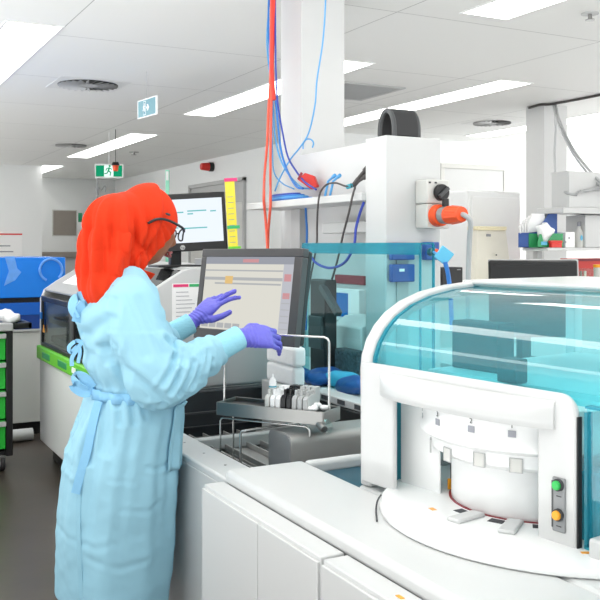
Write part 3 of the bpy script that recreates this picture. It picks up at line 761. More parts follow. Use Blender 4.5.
# ------------------------------------------------------------------ touch screen on an arm
BRX = Vector((-.02, 3.0)); dr = Vector((.733, -.68)); 
o_bl = Vector((CA*-.399 + SA*3.352, -SA*-.399 + CA*3.352, 1.104))
mx = frame_m(o_bl, dir_cam(.733, -.68), rad(8.5), rad(-.5))
W, Hh = .517, .335
t = thing('touch_screen', 'large grey framed touch screen showing a pale worklist before the gloved hands', 'touch screen', (o_bl.x, o_bl.y, 1.0))
fr = MB().at(mx).use('bezel')
bw = .026
fr.box(0, W, 0, .03, 0, .04).box(0, W, 0, .03, Hh-.03, Hh).box(0, bw, 0, .03, .04, Hh-.03).box(W-bw-.012, W, 0, .03, .04, Hh-.03)
fr.build('frame', None, t, 0.003)
MB().at(mx).use('black').box(.004, W-.004, .03, .055, .006, Hh-.006).build('back_shell', None, t, 0.006)
s_ = MB().at(mx)
x0, x1, z0, z1 = bw, W-bw-.012, .04, Hh-.03
s_.use('scr_bg').box(x0, x1, .004, .03, z0, z1)
s_.use('scr_head').box(x0, x1, .003, .004, z1-.026, z1).use('scr_red').box(x0+.20, x0+.28, .002, .003, z1-.02, z1-.008)
s_.use('scr_line').box(x0, x1-.05, .003, .004, z1-.052, z1-.047).box(x0, x1-.05, .003, .004, z1-.085, z1-.074).box(x0+.06, x1-.055, .0025, .004, z1-.10, z1-.094)
s_.use('scr_or').box(x0+.115, x0+.155, .002, .003, z1-.098, z1-.07)
s_.use('scr_side').box(x1-.048, x1, .003, .004, z0, z1-.026).use('scr_red').box(x1-.04, x1-.008, .002, .003, z1-.085, z1-.06).box(x1-.04, x1-.008, .002, .003, z1-.145, z1-.125)
s_.use('scr_line')
for k in range(6): s_.box(x1-.043, x1-.005, .002, .003, z0+.015+.022*k, z0+.018+.022*k)
for k in range(5): s_.box(x0+.01+.042*k, x0+.045+.042*k, .002, .003, z0+.006, z0+.024)
s_.build('display_panel', None, t)
pv = mx @ Vector((W*.55, .08, Hh*.35))
arm_foot = Vector((1.62, 3.45, 1.10))
MB().use('darkgrey').tube([mx @ Vector((W*.55, .05, Hh*.35)), pv, (pv.x+.06, pv.y+.06, 1.16), arm_foot + Vector((0, 0, .03))], .022, 12).cyl(arm_foot, arm_foot + Vector((0, 0, .03)), .06, .05, 20).build('support_arm', None, t)
MB().use('maroon').box(1.64, 1.66, 3.28, 3.31, 1.11, 1.15).build('power_tab', None, t) if False else None

# ------------------------------------------------------------------ teal screened reader module
t = thing('reader_module', 'white reader module base under the teal clear cover', 'machine module', (1.95, 2.8, 0))
MB().use('white').box(1.735, 2.235, 2.3, 3.115, 0, .868).box(1.735, 2.045, 3.115, 3.29, 0, .868).box(1.735, 2.235, 3.285, 4.2, 0, .868).build('base', None, t, 0.006)
rail = MB().use('white').box(1.66, 1.735, 2.36, 3.06, .862, .892).build('front_rail', None, t, 0.004)
for q in (2.95, 2.83, 2.71, 2.59): MB().use('inkdark').box(1.657, 1.661, q-.035, q+.015, .87, .886).build('rail_slot', None, rail)
t = thing('teal_cover', 'clear teal plastic guard cover standing beside the touch screen', 'guard cover', (1.78, 2.87, .868))
qa, qz, pa, zb, zt_ = 2.46, 3.285, 1.75, .892, 1.452
MB().use('teal').box(pa, pa+.005, qa, qz, zb, zt_).build('front_sheet', None, t)
MB().use('teal').box(pa, pa+.055, qa-.005, qa, zb, zt_).build('side_sheet', None, t)
MB().use('teal').box(pa, pa+.03, qz, qz+.005, zb, zt_).build('side_sheet', None, t)
MB().use('teal_dense').box(pa-.002, pa+.055, qa-.005, qz+.005, zt_, zt_+.006).box(pa-.003, pa, qa, qz, zt_-.035, zt_).build('top_flange', None, t)
MB().use('teal_dense').box(pa-.003, pa+.002, qa-.008, qa-.001, zb, zt_).box(pa-.003, pa+.002, qz, qz+.007, zb, zt_).box(pa+.05, pa+.057, qa-.008, qa-.001, zb, zt_).build('edge_strip', None, t)
# things seen through the cover
def seen(u, v, p): return at_p(u, v, p)
a, b2 = seen(310, 392, 1.9), seen(325, 280, 1.9)
t = thing('pipetting_tower', 'dark upright pipetting tower behind the teal cover', 'machine part', (1.93, (a.y+b2.y)/2, .868))
MB().use('black').box(1.9, 1.96, b2.y, a.y, .868, b2.z).build('tower_body', None, t, 0.006)
mb = MB().use('darkgrey').at(Matrix.Translation((1.88, b2.y, b2.z-.04)) @ Matrix.Rotation(rad(38), 4, 'X')); mb.box(0, .03, -.16, .02, -.012, .012); mb.build('swing_arm', None, t, 0.003)
MB().use('darkgrey').box(1.885, 1.9, b2.y+.01, a.y-.01, 1.0, 1.14).build('tower_door', None, t, 0.003)
c0, c1 = seen(332, 318, 2.238), seen(366, 290, 2.238)
t = thing('control_box', 'white control box with a small blue display behind the teal cover', 'control box', (2.17, (c0.y+c1.y)/2, c0.z))
MB().use('paper').box(2.20, 2.239, c1.y, c0.y, c0.z, c1.z).build('housing', None, t, 0.004)
MB().use('scr_small').box(2.196, 2.20, c1.y+.10, c0.y-.015, c0.z+.02, c1.z-.02).build('display', None, t)
c0, c1 = seen(337, 283, 2.238), seen(366, 276, 2.238)
tag(MB().use('maroon').box(2.225, 2.239, c1.y, c0.y, c0.z, c1.z).build('label_strip', None, None, .002), 'maroon strip label on the back panel above the control box', 'label')
c0, c1 = seen(338, 373, 1.95), seen(361, 352, 1.95)
tag(MB().use('foam').box(1.93, 1.99, c1.y, c0.y, c0.z, c1.z).build('foam_block', None, None, .01), 'speckled dark grey foam block behind the teal cover', 'foam block')
a, b2 = seen(333, 340, 2.04), seen(385, 322, 2.04)
t = thing('reader_unit', 'white reader unit with a sloped top under the control box behind the teal cover', 'machine part', (2.1, (a.y+b2.y)/2, .868))
MB().use('white_lifted').prism([(2.04, .868), (2.18, .868), (2.18, 1.135), (2.10, 1.13), (2.04, 1.09)], 'y', 3.30, a.y).build('unit_case', None, t, 0.006)
MB().use('lightgrey').box(2.036, 2.04, 3.32, a.y-.03, .90, .905).build('case_seam', None, t)
zb_ = c0.z
tag(MB().use('white').box(1.89, 2.03, c1.y-.12, c0.y+.10, .868, zb_-.0005).build('work_deck', None, None, .004), 'white work deck carrying the foam block behind the teal cover', 'deck')
for k, (u, v, col, lab) in enumerate(((318, 393, 'navy', 'dark blue cloth heap at the far foot of the teal cover'), (337, 396, 'skyblue', 'pale blue cloth heap in the middle behind the teal cover'), (357, 398, 'navy', 'dark blue cloth heap beside the white arch behind the teal cover'))):
    c = seen(u, v, 1.86); mb = MB().use(col)
    for i in range(5): mb.ell((c.x+random.uniform(-.05, .05), c.y+random.uniform(-.09, .09), .868+.022+random.uniform(0, .015)), (.05, .08, .03))
    me = remeshed(mb, .007, 2)
    for vv in me.vertices:
        vv.co.z += .012*noise.noise(vv.co*22); vv.co.z = max(vv.co.z, .869)
    tag(link('cloth_heap', me, [M[col]]), lab, 'cloth', 'cloth heaps behind the teal cover')
c0, c1 = at_q(388, 260, 3.115), at_q(411, 243, 3.115)
d0, d1 = at_q(388, 282, 3.115), at_q(411, 264, 3.115)
for (e0, e1, lab) in ((c0, c1, 'upper of two blue wall boxes on the tall white cabinet seen through teal'), (d0, d1, 'lower of two blue wall boxes on the tall white cabinet seen through teal')):
    t = thing('wall_box', lab, 'wall box', ((e0.x+e1.x)/2, 3.1, e0.z), 'blue wall boxes on the tall cabinet')
    MB().use('navy').box(e0.x, e1.x, 3.085, 3.111, e0.z, e1.z).build('case', None, t, 0.005)
    MB().use('paper').box(e0.x+.035, e0.x+.06, 3.082, 3.086, e1.z-.03, e1.z-.018).build('case_label', None, t)
e0, e1 = at_q(424, 260, 3.10), at_q(437.5, 242, 3.10)
tag(MB().use('navy').box(e0.x, e1.x, 3.085, 3.119, e0.z, e1.z).build('wall_box', None, None, .005), 'small blue wall box beside the corner of the teal cover', 'wall box', 'blue wall boxes on the tall cabinet')
# latch with blue paddle tag
c = at_p(432, 252, pa+.058)
t = thing('cover_latch', 'steel and orange latch on the corner edge of the teal cover', 'latch', c)
MB().use('steel').cyl((c.x, c.y-.012, c.z), (c.x, c.y+.012, c.z), .014, None, 14).build('latch_body', None, t, 0.002)
MB().use('orange').cyl((c.x+.008, c.y-.018, c.z), (c.x+.008, c.y-.008, c.z), .011, None, 14).build('latch_ring', None, t, 0.002)
MB().use('skycable').tube([(c.x, c.y-.008, c.z), at_Y(438, 254.5, 2.93)], .005, 8).build('tag_lead', None, t)
c = at_Y(444, 255.5, 2.93); mx = frame_m(c, dir_cam(1, 0), 0, rad(-52))
t = thing('blue_tag', 'light blue square tag on a blue strap hanging off the cover latch', 'tag', c)
MB().at(mx).use('skyblue').box(-.024, .024, -.004, .004, -.024, .024).build('tag_plate', None, t, 0.003)
MB().use('bluecable').tube(spline([at_Y(445, 262, 2.92), at_Y(448, 274, 2.92), at_Y(450.5, 296, 2.92), at_Y(452, 330, 2.9)], 6), .0075, 8).build('strap', None, t)

# ------------------------------------------------------------------ wire carrier held by the person
lA = Vector((1.128, 2.713)); rA = Vector((1.354, 2.381)); dv = (rA - lA).normalized()
yaw_r = dv
mx = frame_m((lA.x, lA.y, .925), (dv.x, dv.y, 0))
L = (rA - lA).length - .018
t = thing('tube_carrier', 'steel wire carrier with a black tray of tube racks held at its handle', 'tube carrier', (lA.x, lA.y, .925))
hz = .238
pts = [(.0, .045, .012), (0, .045, hz-.012), (.006, .045, hz-.003), (.016, .045, hz), (L-.016, .045, hz), (L-.005, .045, hz-.004), (L, .045, hz-.014), (L, .045, .012)]
MB().at(mx).use('wire').tube(pts, .0034, 8).build('handle', None, t)
MB().at(mx).use('steel').box(0, L, 0, .004, -.028, .014).build('tray_front', None, t, 0.001)
MB().at(mx).use('steel').box(0, L, .004, .12, -.004, 0).box(0, L, .116, .12, 0, .014).box(-.003, 0, 0, .12, -.028, .014).box(L, L+.003, 0, .12, -.028, .014).build('tray_base', None, t, 0.001)
MB().at(mx).use('black').box(.002, L-.002, .006, .116, 0, .002).build('tray_liner', None, t)
MB().at(mx).use('steel').cyl((L-.03, .02, -.02), (L+.012, -.012, -.035), .012, None, 14).build('end_pin', None, t, 0.002)
for k in range(2):
    mb = MB().at(mx).use('wire'); y = .02 + .08*k
    mb.tube([(.0, y, -.20), (.0, y, -.05), (.004, y, -.043), (.012, y, -.04), (L-.07, y, -.04), (L-.06, y, -.044), (L-.056, y, -.05), (L-.056, y, -.20)], .003, 8)
    mb.build('leg_hoop', None, t)
mb = MB().at(mx).use('clearglass')
mb.prism([(L+.004, -.01), (L+.022, -.03), (L+.015, -.055), (L-.002, -.035)], 'y', .0, .03); mb.build('end_clip', None, t)
# second hoop standing nearer
lB = at_z(240, 466, .715); lB = Vector((1.17, 2.60, .715)); lB = at_Y(240.5, 467, 2.80)
hoop = [lB, Vector((lB.x, lB.y, .862)), Vector((lB.x+dv.x*.006, lB.y+dv.y*.006, .870)), Vector((lB.x+dv.x*.02, lB.y+dv.y*.02, .874)), Vector((lB.x+dv.x*.02+.20, lB.y+.02, .874)), Vector((lB.x+.22, lB.y+.02, .868)), Vector((lB.x+.225, lB.y+.02, .715))]
hoop[0] = Vector((lB.x, lB.y, .716))
tag(MB().use('wire').tube(hoop, .004, 8).build('guard_hoop'), 'steel wire guard hoop standing in the well in front of the steel housing', 'wire hoop')
# tube racks on the tray
def rack(x, w, col, h, label):
    r = MB().at(mx).use(col)
    r.prism([(.012, .002), (.10, .002), (.10, h*1.15), (.07, h*1.15), (.066, h-.008), (.02, h-.014), (.012, h-.022)], 'x', x, x+w)
    for k in range(4): r.cyl((x+w/2, .028+.017*k, h-.016), (x+w/2, .028+.017*k, h+.004), w*.32, None, 10)
    tag(r.build('tube_rack', None, None, .0015), label, 'tube rack', 'tube racks on the carrier tray')
xs0 = .172
cols = ['offwhite', 'paper', 'paper', 'black', 'black', 'lightgrey', 'lightgrey', 'lightgrey']
labs = ['grey-white tube rack at the far end of the carrier tray', 'first of two bright white tube racks on the tray', 'second of two bright white tube racks on the tray beside the black ones', 'black tube rack beside the bright white racks', 'black tube rack beside the pale grey racks', 'pale grey tube rack next to the black racks', 'pale grey tube rack in the middle of three', 'pale grey tube rack at the near end of the tray']
for k in range(8):
    rack(xs0 + .0195*k, .016, cols[k], .062 + (.004 if k > 2 else 0), labs[k])
p0 = mx @ Vector((xs0+.008, .05, .066)); 
t = thing('dropper_bottle', 'small white dropper bottle with a teal band standing on the racks', 'bottle', p0)
MB().at(Matrix.Translation(p0)).use('paper').lathe([(0, 0), (.011, 0), (.012, .004), (.012, .022), (.009, .03), (.004, .034), (.003, .044), (0, .044)], (0, 0, 0), 18).build('bottle_body', None, t)
MB().at(Matrix.Translation(p0)).use('teal_solid').lathe([(.0118, .003), (.0128, .003), (.0128, .008), (.0118, .008)], (0, 0, 0), 18).build('band', None, t)
p1 = mx @ Vector((L-.045, .05, .002))
mb = MB().use('paper')
for i in range(9): mb.ell((p1.x+random.uniform(-.03, .03), p1.y+random.uniform(-.03, .03), p1.z+.012+random.uniform(0, .008)), (.012, .010, .009), None, 10, 6)
tag(mb.build('caps_heap'), 'small heap of white tube caps at the near end of the tray', 'tube caps', None, 'stuff')
# stacked white packs behind the tray, in front of the module
for k, (u0, u1, v0, v1, lab) in enumerate(((268, 295, 379, 363, 'lower of two white paper packs under the touch screen corner'), (268, 296, 363, 346, 'upper of two white paper packs under the touch screen corner'))):
    a, b2 = at_p(u0, v0, 1.56), at_p(u1, v1, 1.56)
    zl = .861 + .075*k
    tag(MB().use('tissue').box(1.55, 1.605, b2.y, a.y, zl+.055, zl+.128).build('paper_pack', None, None, .012), lab, 'paper pack', 'white paper packs under the touch screen')
tag(MB().use('lightgrey').box(1.54, 1.62, b2.y-.02, a.y+.02, .70, .9155).build('pack_stand', None, None, .006), 'pale grey stand carrying the white paper packs', 'stand')
# ------------------------------------------------------------------ carousel analyser in the foreground
QL, QR = 1.975, .55
t = thing('carousel_analyser', 'large white analyser with a curved teal cover and a round sample carousel in front', 'analyser', (1.22, 1.95, .832))
ROT = rad(8.5); t.rotation_euler.z = ROT; PIV = (1.22, 1.95)
at_l = lambda u, v, p: at_rot(u, v, p, PIV, ROT)
Zb = .834
y0, y1 = at_l(576, 480, 1.214).y, 1.962
prof = [(1.232, 1.13), (1.236, 1.165), (1.25, 1.20), (1.275, 1.234), (1.31, 1.264), (1.36, 1.291), (1.43, 1.313), (1.52, 1.328), (1.62, 1.335)]
def offs(pr, d):
    out = []
    for i, (x, z) in enumerate(pr):
        a = pr[max(i-1, 0)]; b2 = pr[min(i+1, len(pr)-1)]
        tx, tz = b2[0]-a[0], b2[1]-a[1]; l = math.hypot(tx, tz)
        out.append((x - tz/l*d, z + tx/l*d))
    return out
# white end rib that frames the cover
outr = [(1.222, Zb)] + offs(prof, .012) + [(2.1, 1.349)]
innr = [(1.262, Zb)] + offs(prof, -.024) + [(2.1, 1.309)]
MB().use('white_gloss').strip(outr, innr, 'y', 1.935, QL).build('end_rib', None, t, 0.006, 3)
# white end wall and back wall inside
MB().use('white_lifted').box(1.264, 2.06, 1.962, 1.972, Zb, 1.09).build('end_wall', None, t)
MB().use('white_lifted').box(2.06, 2.10, QR, QL, Zb, 1.10).box(2.06, 2.10, 1.94, QL, 1.10, 1.335).build('back_wall', None, t, 0.004)
MB().use('white_gloss').box(1.60, 2.12, QR, QL, 1.337, 1.352).build('top_lid', None, t, 0.006)
# curved clear cover
MB().use('teal_cover').strip(prof, offs(prof, -.005), 'y', QR, 1.936).build('curved_cover', None, t, smooth=60)
lowp = [(1.236, .853), (1.234, .95), (1.232, 1.13)]
MB().use('teal_cover').strip(lowp, [(x+.005, z) for x, z in lowp], 'y', QR, y0-.012).build('lower_cover', None, t, smooth=60)
MB().use('teal_dense').strip([(x-.004, z) for x, z in prof], offs(prof, -.002), 'y', 1.925, 1.937).build('cover_edge', None, t, smooth=60)
MB().use('teal_dense').box(1.226, 1.244, QR, y0-.012, 1.128, 1.133).box(1.226, 1.246, QR, y0-.01, .842, .856).box(1.226, 1.244, y0-.017, y0-.01, .856, 1.12).build('cover_seam', None, t)
# front panel: an arch around the carousel, with rounded top corner
oq0, oq1, oz = at_l(537, 480, 1.214).y, at_l(393.5, 450, 1.214).y, 1.085
rc = .04
pts = [(y0, Zb-.03)] + [(y0+rc-rc*math.cos(a), 1.152-rc+rc*math.sin(a)) for a in [PI/2*i/8 for i in range(9)]] + [(y1, 1.152), (y1, Zb+.012), (oq1, Zb+.012)]
pts += [(oq1, oz-.02)] + [(oq1-.02+.02*math.cos(a), oz-.02+.02*math.sin(a)) for a in [PI/2*i/5 for i in range(1, 6)]]
pts += [(oq0, oz), (oq0, Zb-.03)]
MB().use('white_gloss').prism(pts, 'x', 1.214, 1.229).build('front_panel', None, t, 0.006, 3)
MB().use('rubber').box(1.216, 1.229, y0-.003, y0, .835, 1.11).build('panel_edge', None, t)
# bulged hood over the opening
rings = []
for i in range(25):
    s = -1 + 2*i/24; q = (oq0+oq1)/2 + s*((oq1-oq0)/2 + .045)
    bl = .006 + .05*max(0, 1 - abs(s)**2.6)**.75
    zt = 1.137 - .004*(1-s*s); zb_ = 1.078
    rings.append([(1.216, q, zt), (1.214-bl*.45, q, zt-.004), (1.214-bl*.85, q, zt-.018), (1.214-bl, q, zt-.04), (1.214-bl, q, zb_+.01), (1.214-bl*.9, q, zb_), (1.25, q, zb_), (1.25, q, zt)])
MB().use('white_gloss').loft(rings).build('opening_hood', None, t, smooth=50)
# carousel
cx, cyy = 1.44, 1.585
MB().use('white_lifted').lathe([(0, .0), (.198, .0), (.2, .004), (.2, .115), (.196, .12), (0, .12)], (cx, cyy, Zb+.018), 72).build('drum', None, t, smooth=45)
MB().use('white_lifted').lathe([(.10, .0), (.226, .0), (.246, .012), (.25, .05), (.10, .05)], (cx, cyy, Zb+.130), 72).build('window_ring', None, t, smooth=45)
MB().use('white_lifted').lathe([(.10, .0), (.258, .0), (.274, .010), (.274, .022), (.267, .030), (.267, .075), (.274, .085), (.274, .10), (.10, .10)], (cx, cyy, Zb+.172), 72).build('label_ring', None, t, smooth=45)
def ringm(u, v, r):
    """frame on the carousel's side where the pixel's sight line meets it, z up, y into the carousel"""
    e0, e1 = at_l(u, v, 1.0), at_l(u, v, 1.5); d = e1 - e0
    f = Vector((e0.x - cx, e0.y - cyy)); g2 = Vector((d.x, d.y))
    A, B, C_ = g2.dot(g2), 2*f.dot(g2), f.dot(f) - r*r
    k = (-B - math.sqrt(max(0, B*B - 4*A*C_))) / (2*A)
    P = e0 + d*k; n = Vector((P.x - cx, P.y - cyy, 0)).normalized()
    return frame_m((cx + r*n.x, cyy + r*n.y, P.z), Vector((-n.y, n.x, 0)))
for (u, v, s) in ((415, 416, '4'), (437.5, 422, '3'), (471, 429, '2'), (512, 434, '1')):
    m_ = ringm(u, v, .2682); lb = MB()
    lb.at(m_).use('ink').box(-.0085, .0085, -.0006, .0006, -.007, .007)
    lb.at(Matrix.Identity(4)).use('inkdark').text(s, .016, m_ @ Matrix.Translation((0, -.0006, .0175)) @ Matrix.Rotation(PI/2, 4, 'X'))
    lb.build('position_label', None, t)
for (u, v) in ((423, 444), (447, 454), (479, 459), (516, 465)):
    s = .013; m_ = ringm(u, v, .2500)
    wf = MB().use('lightgrey').at(m_).box(-s-.0015, -s, -.0012, .003, -.017, .014).box(s, s+.0015, -.0012, .003, -.017, .014).box(-s, s, -.0012, .003, .0125, .014).box(-s, s, -.0012, .003, -.017, -.0155).build('window_frame', None, t)
    MB().use('offwhite').at(m_).box(-.012, .012, -.0005, .003, -.0155, .0125).build('viewing_window', None, wf)
a, b2 = at_l(392, 480, 1.30), at_l(404, 480, 1.30)
MB().use('teal_solid').box(1.295, 1.30, b2.y, a.y, Zb+.01, 1.09).build('inner_post', None, t, 0.002)
a, b2 = at_l(402, 480, 1.285), at_l(441, 480, 1.285)
MB().use('white_lifted').box(1.28, 1.286, b2.y, a.y, Zb+.012, 1.09).build('inner_wall', None, t, 0.003)
mb = MB().use('darkgrey').cyl((1.33, 1.752, Zb+.015), (1.33, 1.752, 1.0), .006, None, 10).cyl((1.36, 1.745, Zb+.015), (1.36, 1.745, .96), .008, None, 10)
mb.use('amber').cyl((1.322, 1.755, Zb+.02), (1.322, 1.755, Zb+.045), .005, None, 8); mb.build('sensor_rod', None, t)
# round loading platform with dark slots
MB().use('white_lifted').lathe([(0, 0), (.425, 0), (.432, .005), (.432, .014), (.426, .02), (0, .02)], (cx+.015, cyy-.075, Zb-.003), 96).build('loading_platform', None, t, smooth=45)
MB().use('maroon').lathe([(.200, .0), (.206, .0), (.206, .0015), (.200, .0015)], (cx, cyy, Zb+.0172), 72).build('red_ring', None, t)
for k, an in enumerate((173, 197, 221, 246)):
    R_ = Matrix.Translation((cx, cyy, 0)) @ Matrix.Rotation(rad(an), 4, 'Z')
    MB().use('inkdark').at(R_).box(.213, .238, -.017, .017, Zb+.017, Zb+.0178).build('loading_slot', None, t)
    MB().use('white').at(R_ @ Matrix.Rotation(rad(10), 4, 'Z')).box(.212, .30, -.018, .018, Zb+.016, Zb+.026).build('lane_ridge', None, t, 0.004)

for an, r in ((163, .27), (233, .375)):
    MB().use('amber').at(Matrix.Translation((cx, cyy, 0)) @ Matrix.Rotation(rad(an), 4, 'Z')).box(r, r+.012, -.01, .01, Zb+.017, Zb+.0175).build('yellow_mark', None, t)
# button panel in the right leg
a, b2 = at_l(553, 531, 1.2135), at_l(566, 478, 1.2135)
pnl = MB().use('grey').box(1.209, 1.216, b2.y, a.y, a.z+.002, b2.z-.002).build('button_panel', None, t, 0.006)
MB().use('darkgrey').box(1.2085, 1.2095, a.y-.004, a.y, a.z+.01, b2.z-.01).build('panel_slot', None, pnl)
mq = (a.y+b2.y)/2 - .002
for key, vv_ in (('btngreen', 485), ('amber', 515)):
    zc_ = at_l(560, vv_, 1.21).z
    b_ = MB().use('inkdark').cyl((1.21, mq, zc_), (1.203, mq, zc_), .0125, None, 22).build('push_button', None, pnl, 0.001)
    MB().use(key).cyl((1.204, mq, zc_), (1.196, mq, zc_), .0098, .009, 22).build('button_cap', None, b_, 0.002)
mb = MB().use('inkdark')
mb.box(1.2083, 1.2092, mq-.006, mq+.006, at_l(560, 497, 1.21).z, at_l(560, 496, 1.21).z).box(1.2083, 1.2092, mq-.006, mq+.006, at_l(560, 527, 1.21).z, at_l(560, 526, 1.21).z); mb.build('button_caption', None, pnl)
# what shows inside the teal cover
MB().use('white_lifted').box(1.26, 2.06, QR, 1.935, Zb-.002, Zb+.012).build('inner_deck', None, t)
MB().use('white_lifted').box(1.42, 2.06, QR, 1.93, 1.10, 1.12).build('inner_tray', None, t)
a, b2 = at_l(453, 364, 1.50), at_l(499, 324, 1.50)
MB().use('rubber').box(1.495, 1.56, b2.y, a.y, 1.12, b2.z).build('pipette_module', None, t, 0.004)
a, b2 = at_l(498, 390, 1.40), at_l(517, 360, 1.40)
MB().use('rubber').box(1.395, 1.44, b2.y, a.y, 1.12, b2.z).build('probe_arm', None, t, 0.004)
a, b2 = at_l(579, 470, 1.27), at_l(598, 470, 1.27)
MB().use('teal_solid').box(1.27, 1.38, b2.y, a.y, Zb+.012, a.z).build('reagent_bay', None, t, 0.008)
MB().use('black').box(1.27, 1.6, QR, 1.28, 1.07, 1.10).build('inner_beam', None, t, 0.003)
a, b2 = at_l(588, 572, 1.195), at_l(588, 538, 1.195)
MB().use('white_gloss').box(1.195, 1.236, a.y-.3, a.y, a.z, b2.z).build('door_handle', None, t, 0.006)

tag(MB().use('inkdark').tube(spline([at_z(381, 495, ZT+.02), at_z(377.5, 501, ZT+.015), at_z(376, 510, ZT+.004), at_z(377, 521, ZT+.003)], 5), .0022, 6).build('gap_line'), 'thin dark line drawn for the gap at the edge of the round loading platform', 'cable')  # dark line put in for the gap between the discs, no real cable
# ------------------------------------------------------------------ right background
# black screen back behind the analyser on its own bench
t = thing('laboratory_bench', 'white bench hidden behind the carousel analyser', 'bench', (3.0, 3.1, 0))
MB().use('white').box(2.55, 3.7, 2.5, 3.9, .86, .90).build('benchtop', None, t, 0.006)
MB().use('offwhite').box(2.6, 3.65, 2.55, 3.85, 0, .86).build('bench_body', None, t, 0.004)
Ys = 4.2
c = at_Y(534, 277, Ys); mx = frame_m(c, dir_cam(1, .04), rad(4))
W = 90/FPX*Ys; Hh = .36
t = thing('computer_screen', 'wide black monitor seen from behind over the carousel analyser', 'monitor', (c.x, c.y, .90))
zt_ = .079
MB().at(mx).use('black').box(-W/2, W/2, 0, .03, zt_-Hh, zt_).build('rear_shell', None, t, 0.01)
MB().at(mx).use('lightgrey').box(-W/2+.004, W/2+.014, .03, .042, zt_-Hh, zt_+.006).build('screen_rim', None, t, 0.006)
MB().at(mx).use('blackgloss').box(-W/2+.02, W/2-.05, -.002, 0, zt_-.026, zt_-.02).build('vent_slot', None, t)
MB().at(mx).use('orangecable').ell((.03, -.001, -.035), (.025, .002, .012), None, 14, 8).build('logo_spot', None, t)
MB().use('black').box(c.x-.03, c.x+.03, c.y+.05, c.y+.09, .905, 1.25).box(c.x-.12, c.x+.12, c.y-.02, c.y+.16, .90, .912).build('stand', None, t, 0.004)
# low cabinet, cupboard, carton, black box
t = thing('low_cabinet', 'long low white cabinet under the storage shelves', 'cabinet', (4.55, 5.2, 0))
MB().use('white_lifted').box(3.5, 6.5, 4.75, 5.72, 1.14, 1.17).build('cabinet_top', None, t, 0.005)
MB().use('offwhite').box(3.53, 6.47, 4.78, 5.72, 0, 1.14).build('cabinet_body', None, t, 0.004)
a, b2 = at_q(468, 190, 5.78), at_q(522, 190, 5.78)
t = thing('white_cupboard', 'tall plain white cupboard standing behind the beige carton', 'cupboard', ((a.x+b2.x)/2, 6.0, 0))
MB().use('white_lifted').box(a.x, b2.x, 5.785, 6.25, 0, a.z).build('cupboard_body', None, t, 0.02, 3)
MB().use('white_lifted').box(a.x+.03, b2.x-.03, 5.77, 5.785, 1.2, a.z-.05).build('cupboard_door', None, t, 0.01)
a, b2, c0, c1 = at_q(472, 281, 5.6), at_q(508, 281, 5.6), at_q(473, 227, 5.6), at_q(501, 227, 5.6)
t = thing('beige_carton', 'tapered beige carton with a folded cream top edge on the low cabinet', 'carton', ((a.x+b2.x)/2, 5.6, 1.17))
MB().use('beige').prism([(a.x, 1.171), (b2.x, 1.171), (c1.x+.01, c0.z-.02), (c0.x, c0.z-.02)], 'y', 5.55, 5.66).build('carton_body', None, t, 0.008)
MB().use('cream').box(c0.x-.01, c1.x+.0, 5.53, 5.66, c0.z-.025, c0.z+.005).build('folded_edge', None, t, 0.004)
MB().use('grey').box(c0.x+.09, c0.x+.13, 5.54, 5.55, c0.z-.075, c0.z-.055).build('clip', None, t, 0.002)
MB().use('inkdark').cyl((c0.x+.19, 5.552, c0.z-.22), (c0.x+.19, 5.545, c0.z-.22), .006, None, 10).build('dot_mark', None, t)
a, b2 = at_q(441, 288, 4.85), at_q(462, 267, 4.85)
t = thing('label_printer', 'small black box device on the low cabinet beside the blue strap', 'device', ((a.x+b2.x)/2, 4.9, 1.17))
MB().use('black').box(a.x, b2.x, 4.84, 4.98, 1.171, b2.z).build('case', None, t, 0.006)
MB().use('grey').box(b2.x-.05, b2.x-.02, 4.837, 4.84, b2.z-.02, b2.z-.014).box(b2.x-.05, b2.x-.02, 4.837, 4.84, 1.19, 1.194).build('case_label', None, t)
tag(MB().use('greycable').tube(spline([Vector((pc, 2.875, zc)), Vector((pc+.004, 2.855, zc-.004)), at_Y(470.5, 222, 3.575), at_Y(469.5, 240, 3.6), at_Y(468.5, 270, 3.62), at_Y(468, 300, 3.62), at_Y(468, 345, 3.62)], 8), .0105, 10).build('power_cable'), 'thick grey power cable hanging from the orange plug', 'cable')
# big pale door panel on the back wall
BQ = 8.65*K
a, b2 = at_q(443, 300, BQ), at_q(502, 171, BQ)
d = thing('door_2', 'wide pale flush door in the back wall behind the power plug', 'door', ((a.x+b2.x)/2, BQ-.02, 0)); d['kind'] = 'structure'
MB().use('white').box(a.x, b2.x, BQ-.03, BQ-.001, 0, b2.z).build('door_leaf', None, d, 0.006)
MB().use('offwhite').box(a.x-.06, b2.x+.06, BQ-.04, BQ-.001, b2.z, b2.z+.06).box(b2.x, b2.x+.06, BQ-.04, BQ-.001, 0, b2.z).box(a.x-.06, a.x, BQ-.04, BQ-.001, 0, b2.z).build('door_frame', None, d, 0.004)
# open storage shelves
sq0, sq1 = 5.06, 5.34
t = thing('storage_shelves', 'white open storage shelves standing on the low cabinet', 'shelves', (5.5, 5.35, 1.17))
MB().use('white').box(at_q(522, 250, sq1).x, 6.45, sq0, sq1, 1.405, 1.43).build('shelf', None, t, 0.004)
MB().use('white').box(at_q(537, 208, sq1).x, 6.45, sq0, sq1, 1.69, 1.735).build('shelf', None, t, 0.004)
MB().use('lightgrey').box(at_q(532, 250, sq1).x, at_q(537, 250, sq1).x, sq1-.06, sq1-.01, 1.171, 1.405).build('post', None, t, 0.004)
MB().use('lightgrey').box(6.35, 6.4, sq1-.06, sq1-.01, 1.171, 1.405).build('post', None, t, 0.004)
MB().use('lightgrey').box(at_q(541, 250, sq1).x, at_q(546, 250, sq1).x, sq1-.06, sq1-.01, 1.43, 1.69).build('post', None, t, 0.004)
MB().use('lightgrey').box(6.35, 6.4, sq1-.06, sq1-.01, 1.43, 1.69).build('post', None, t, 0.004)
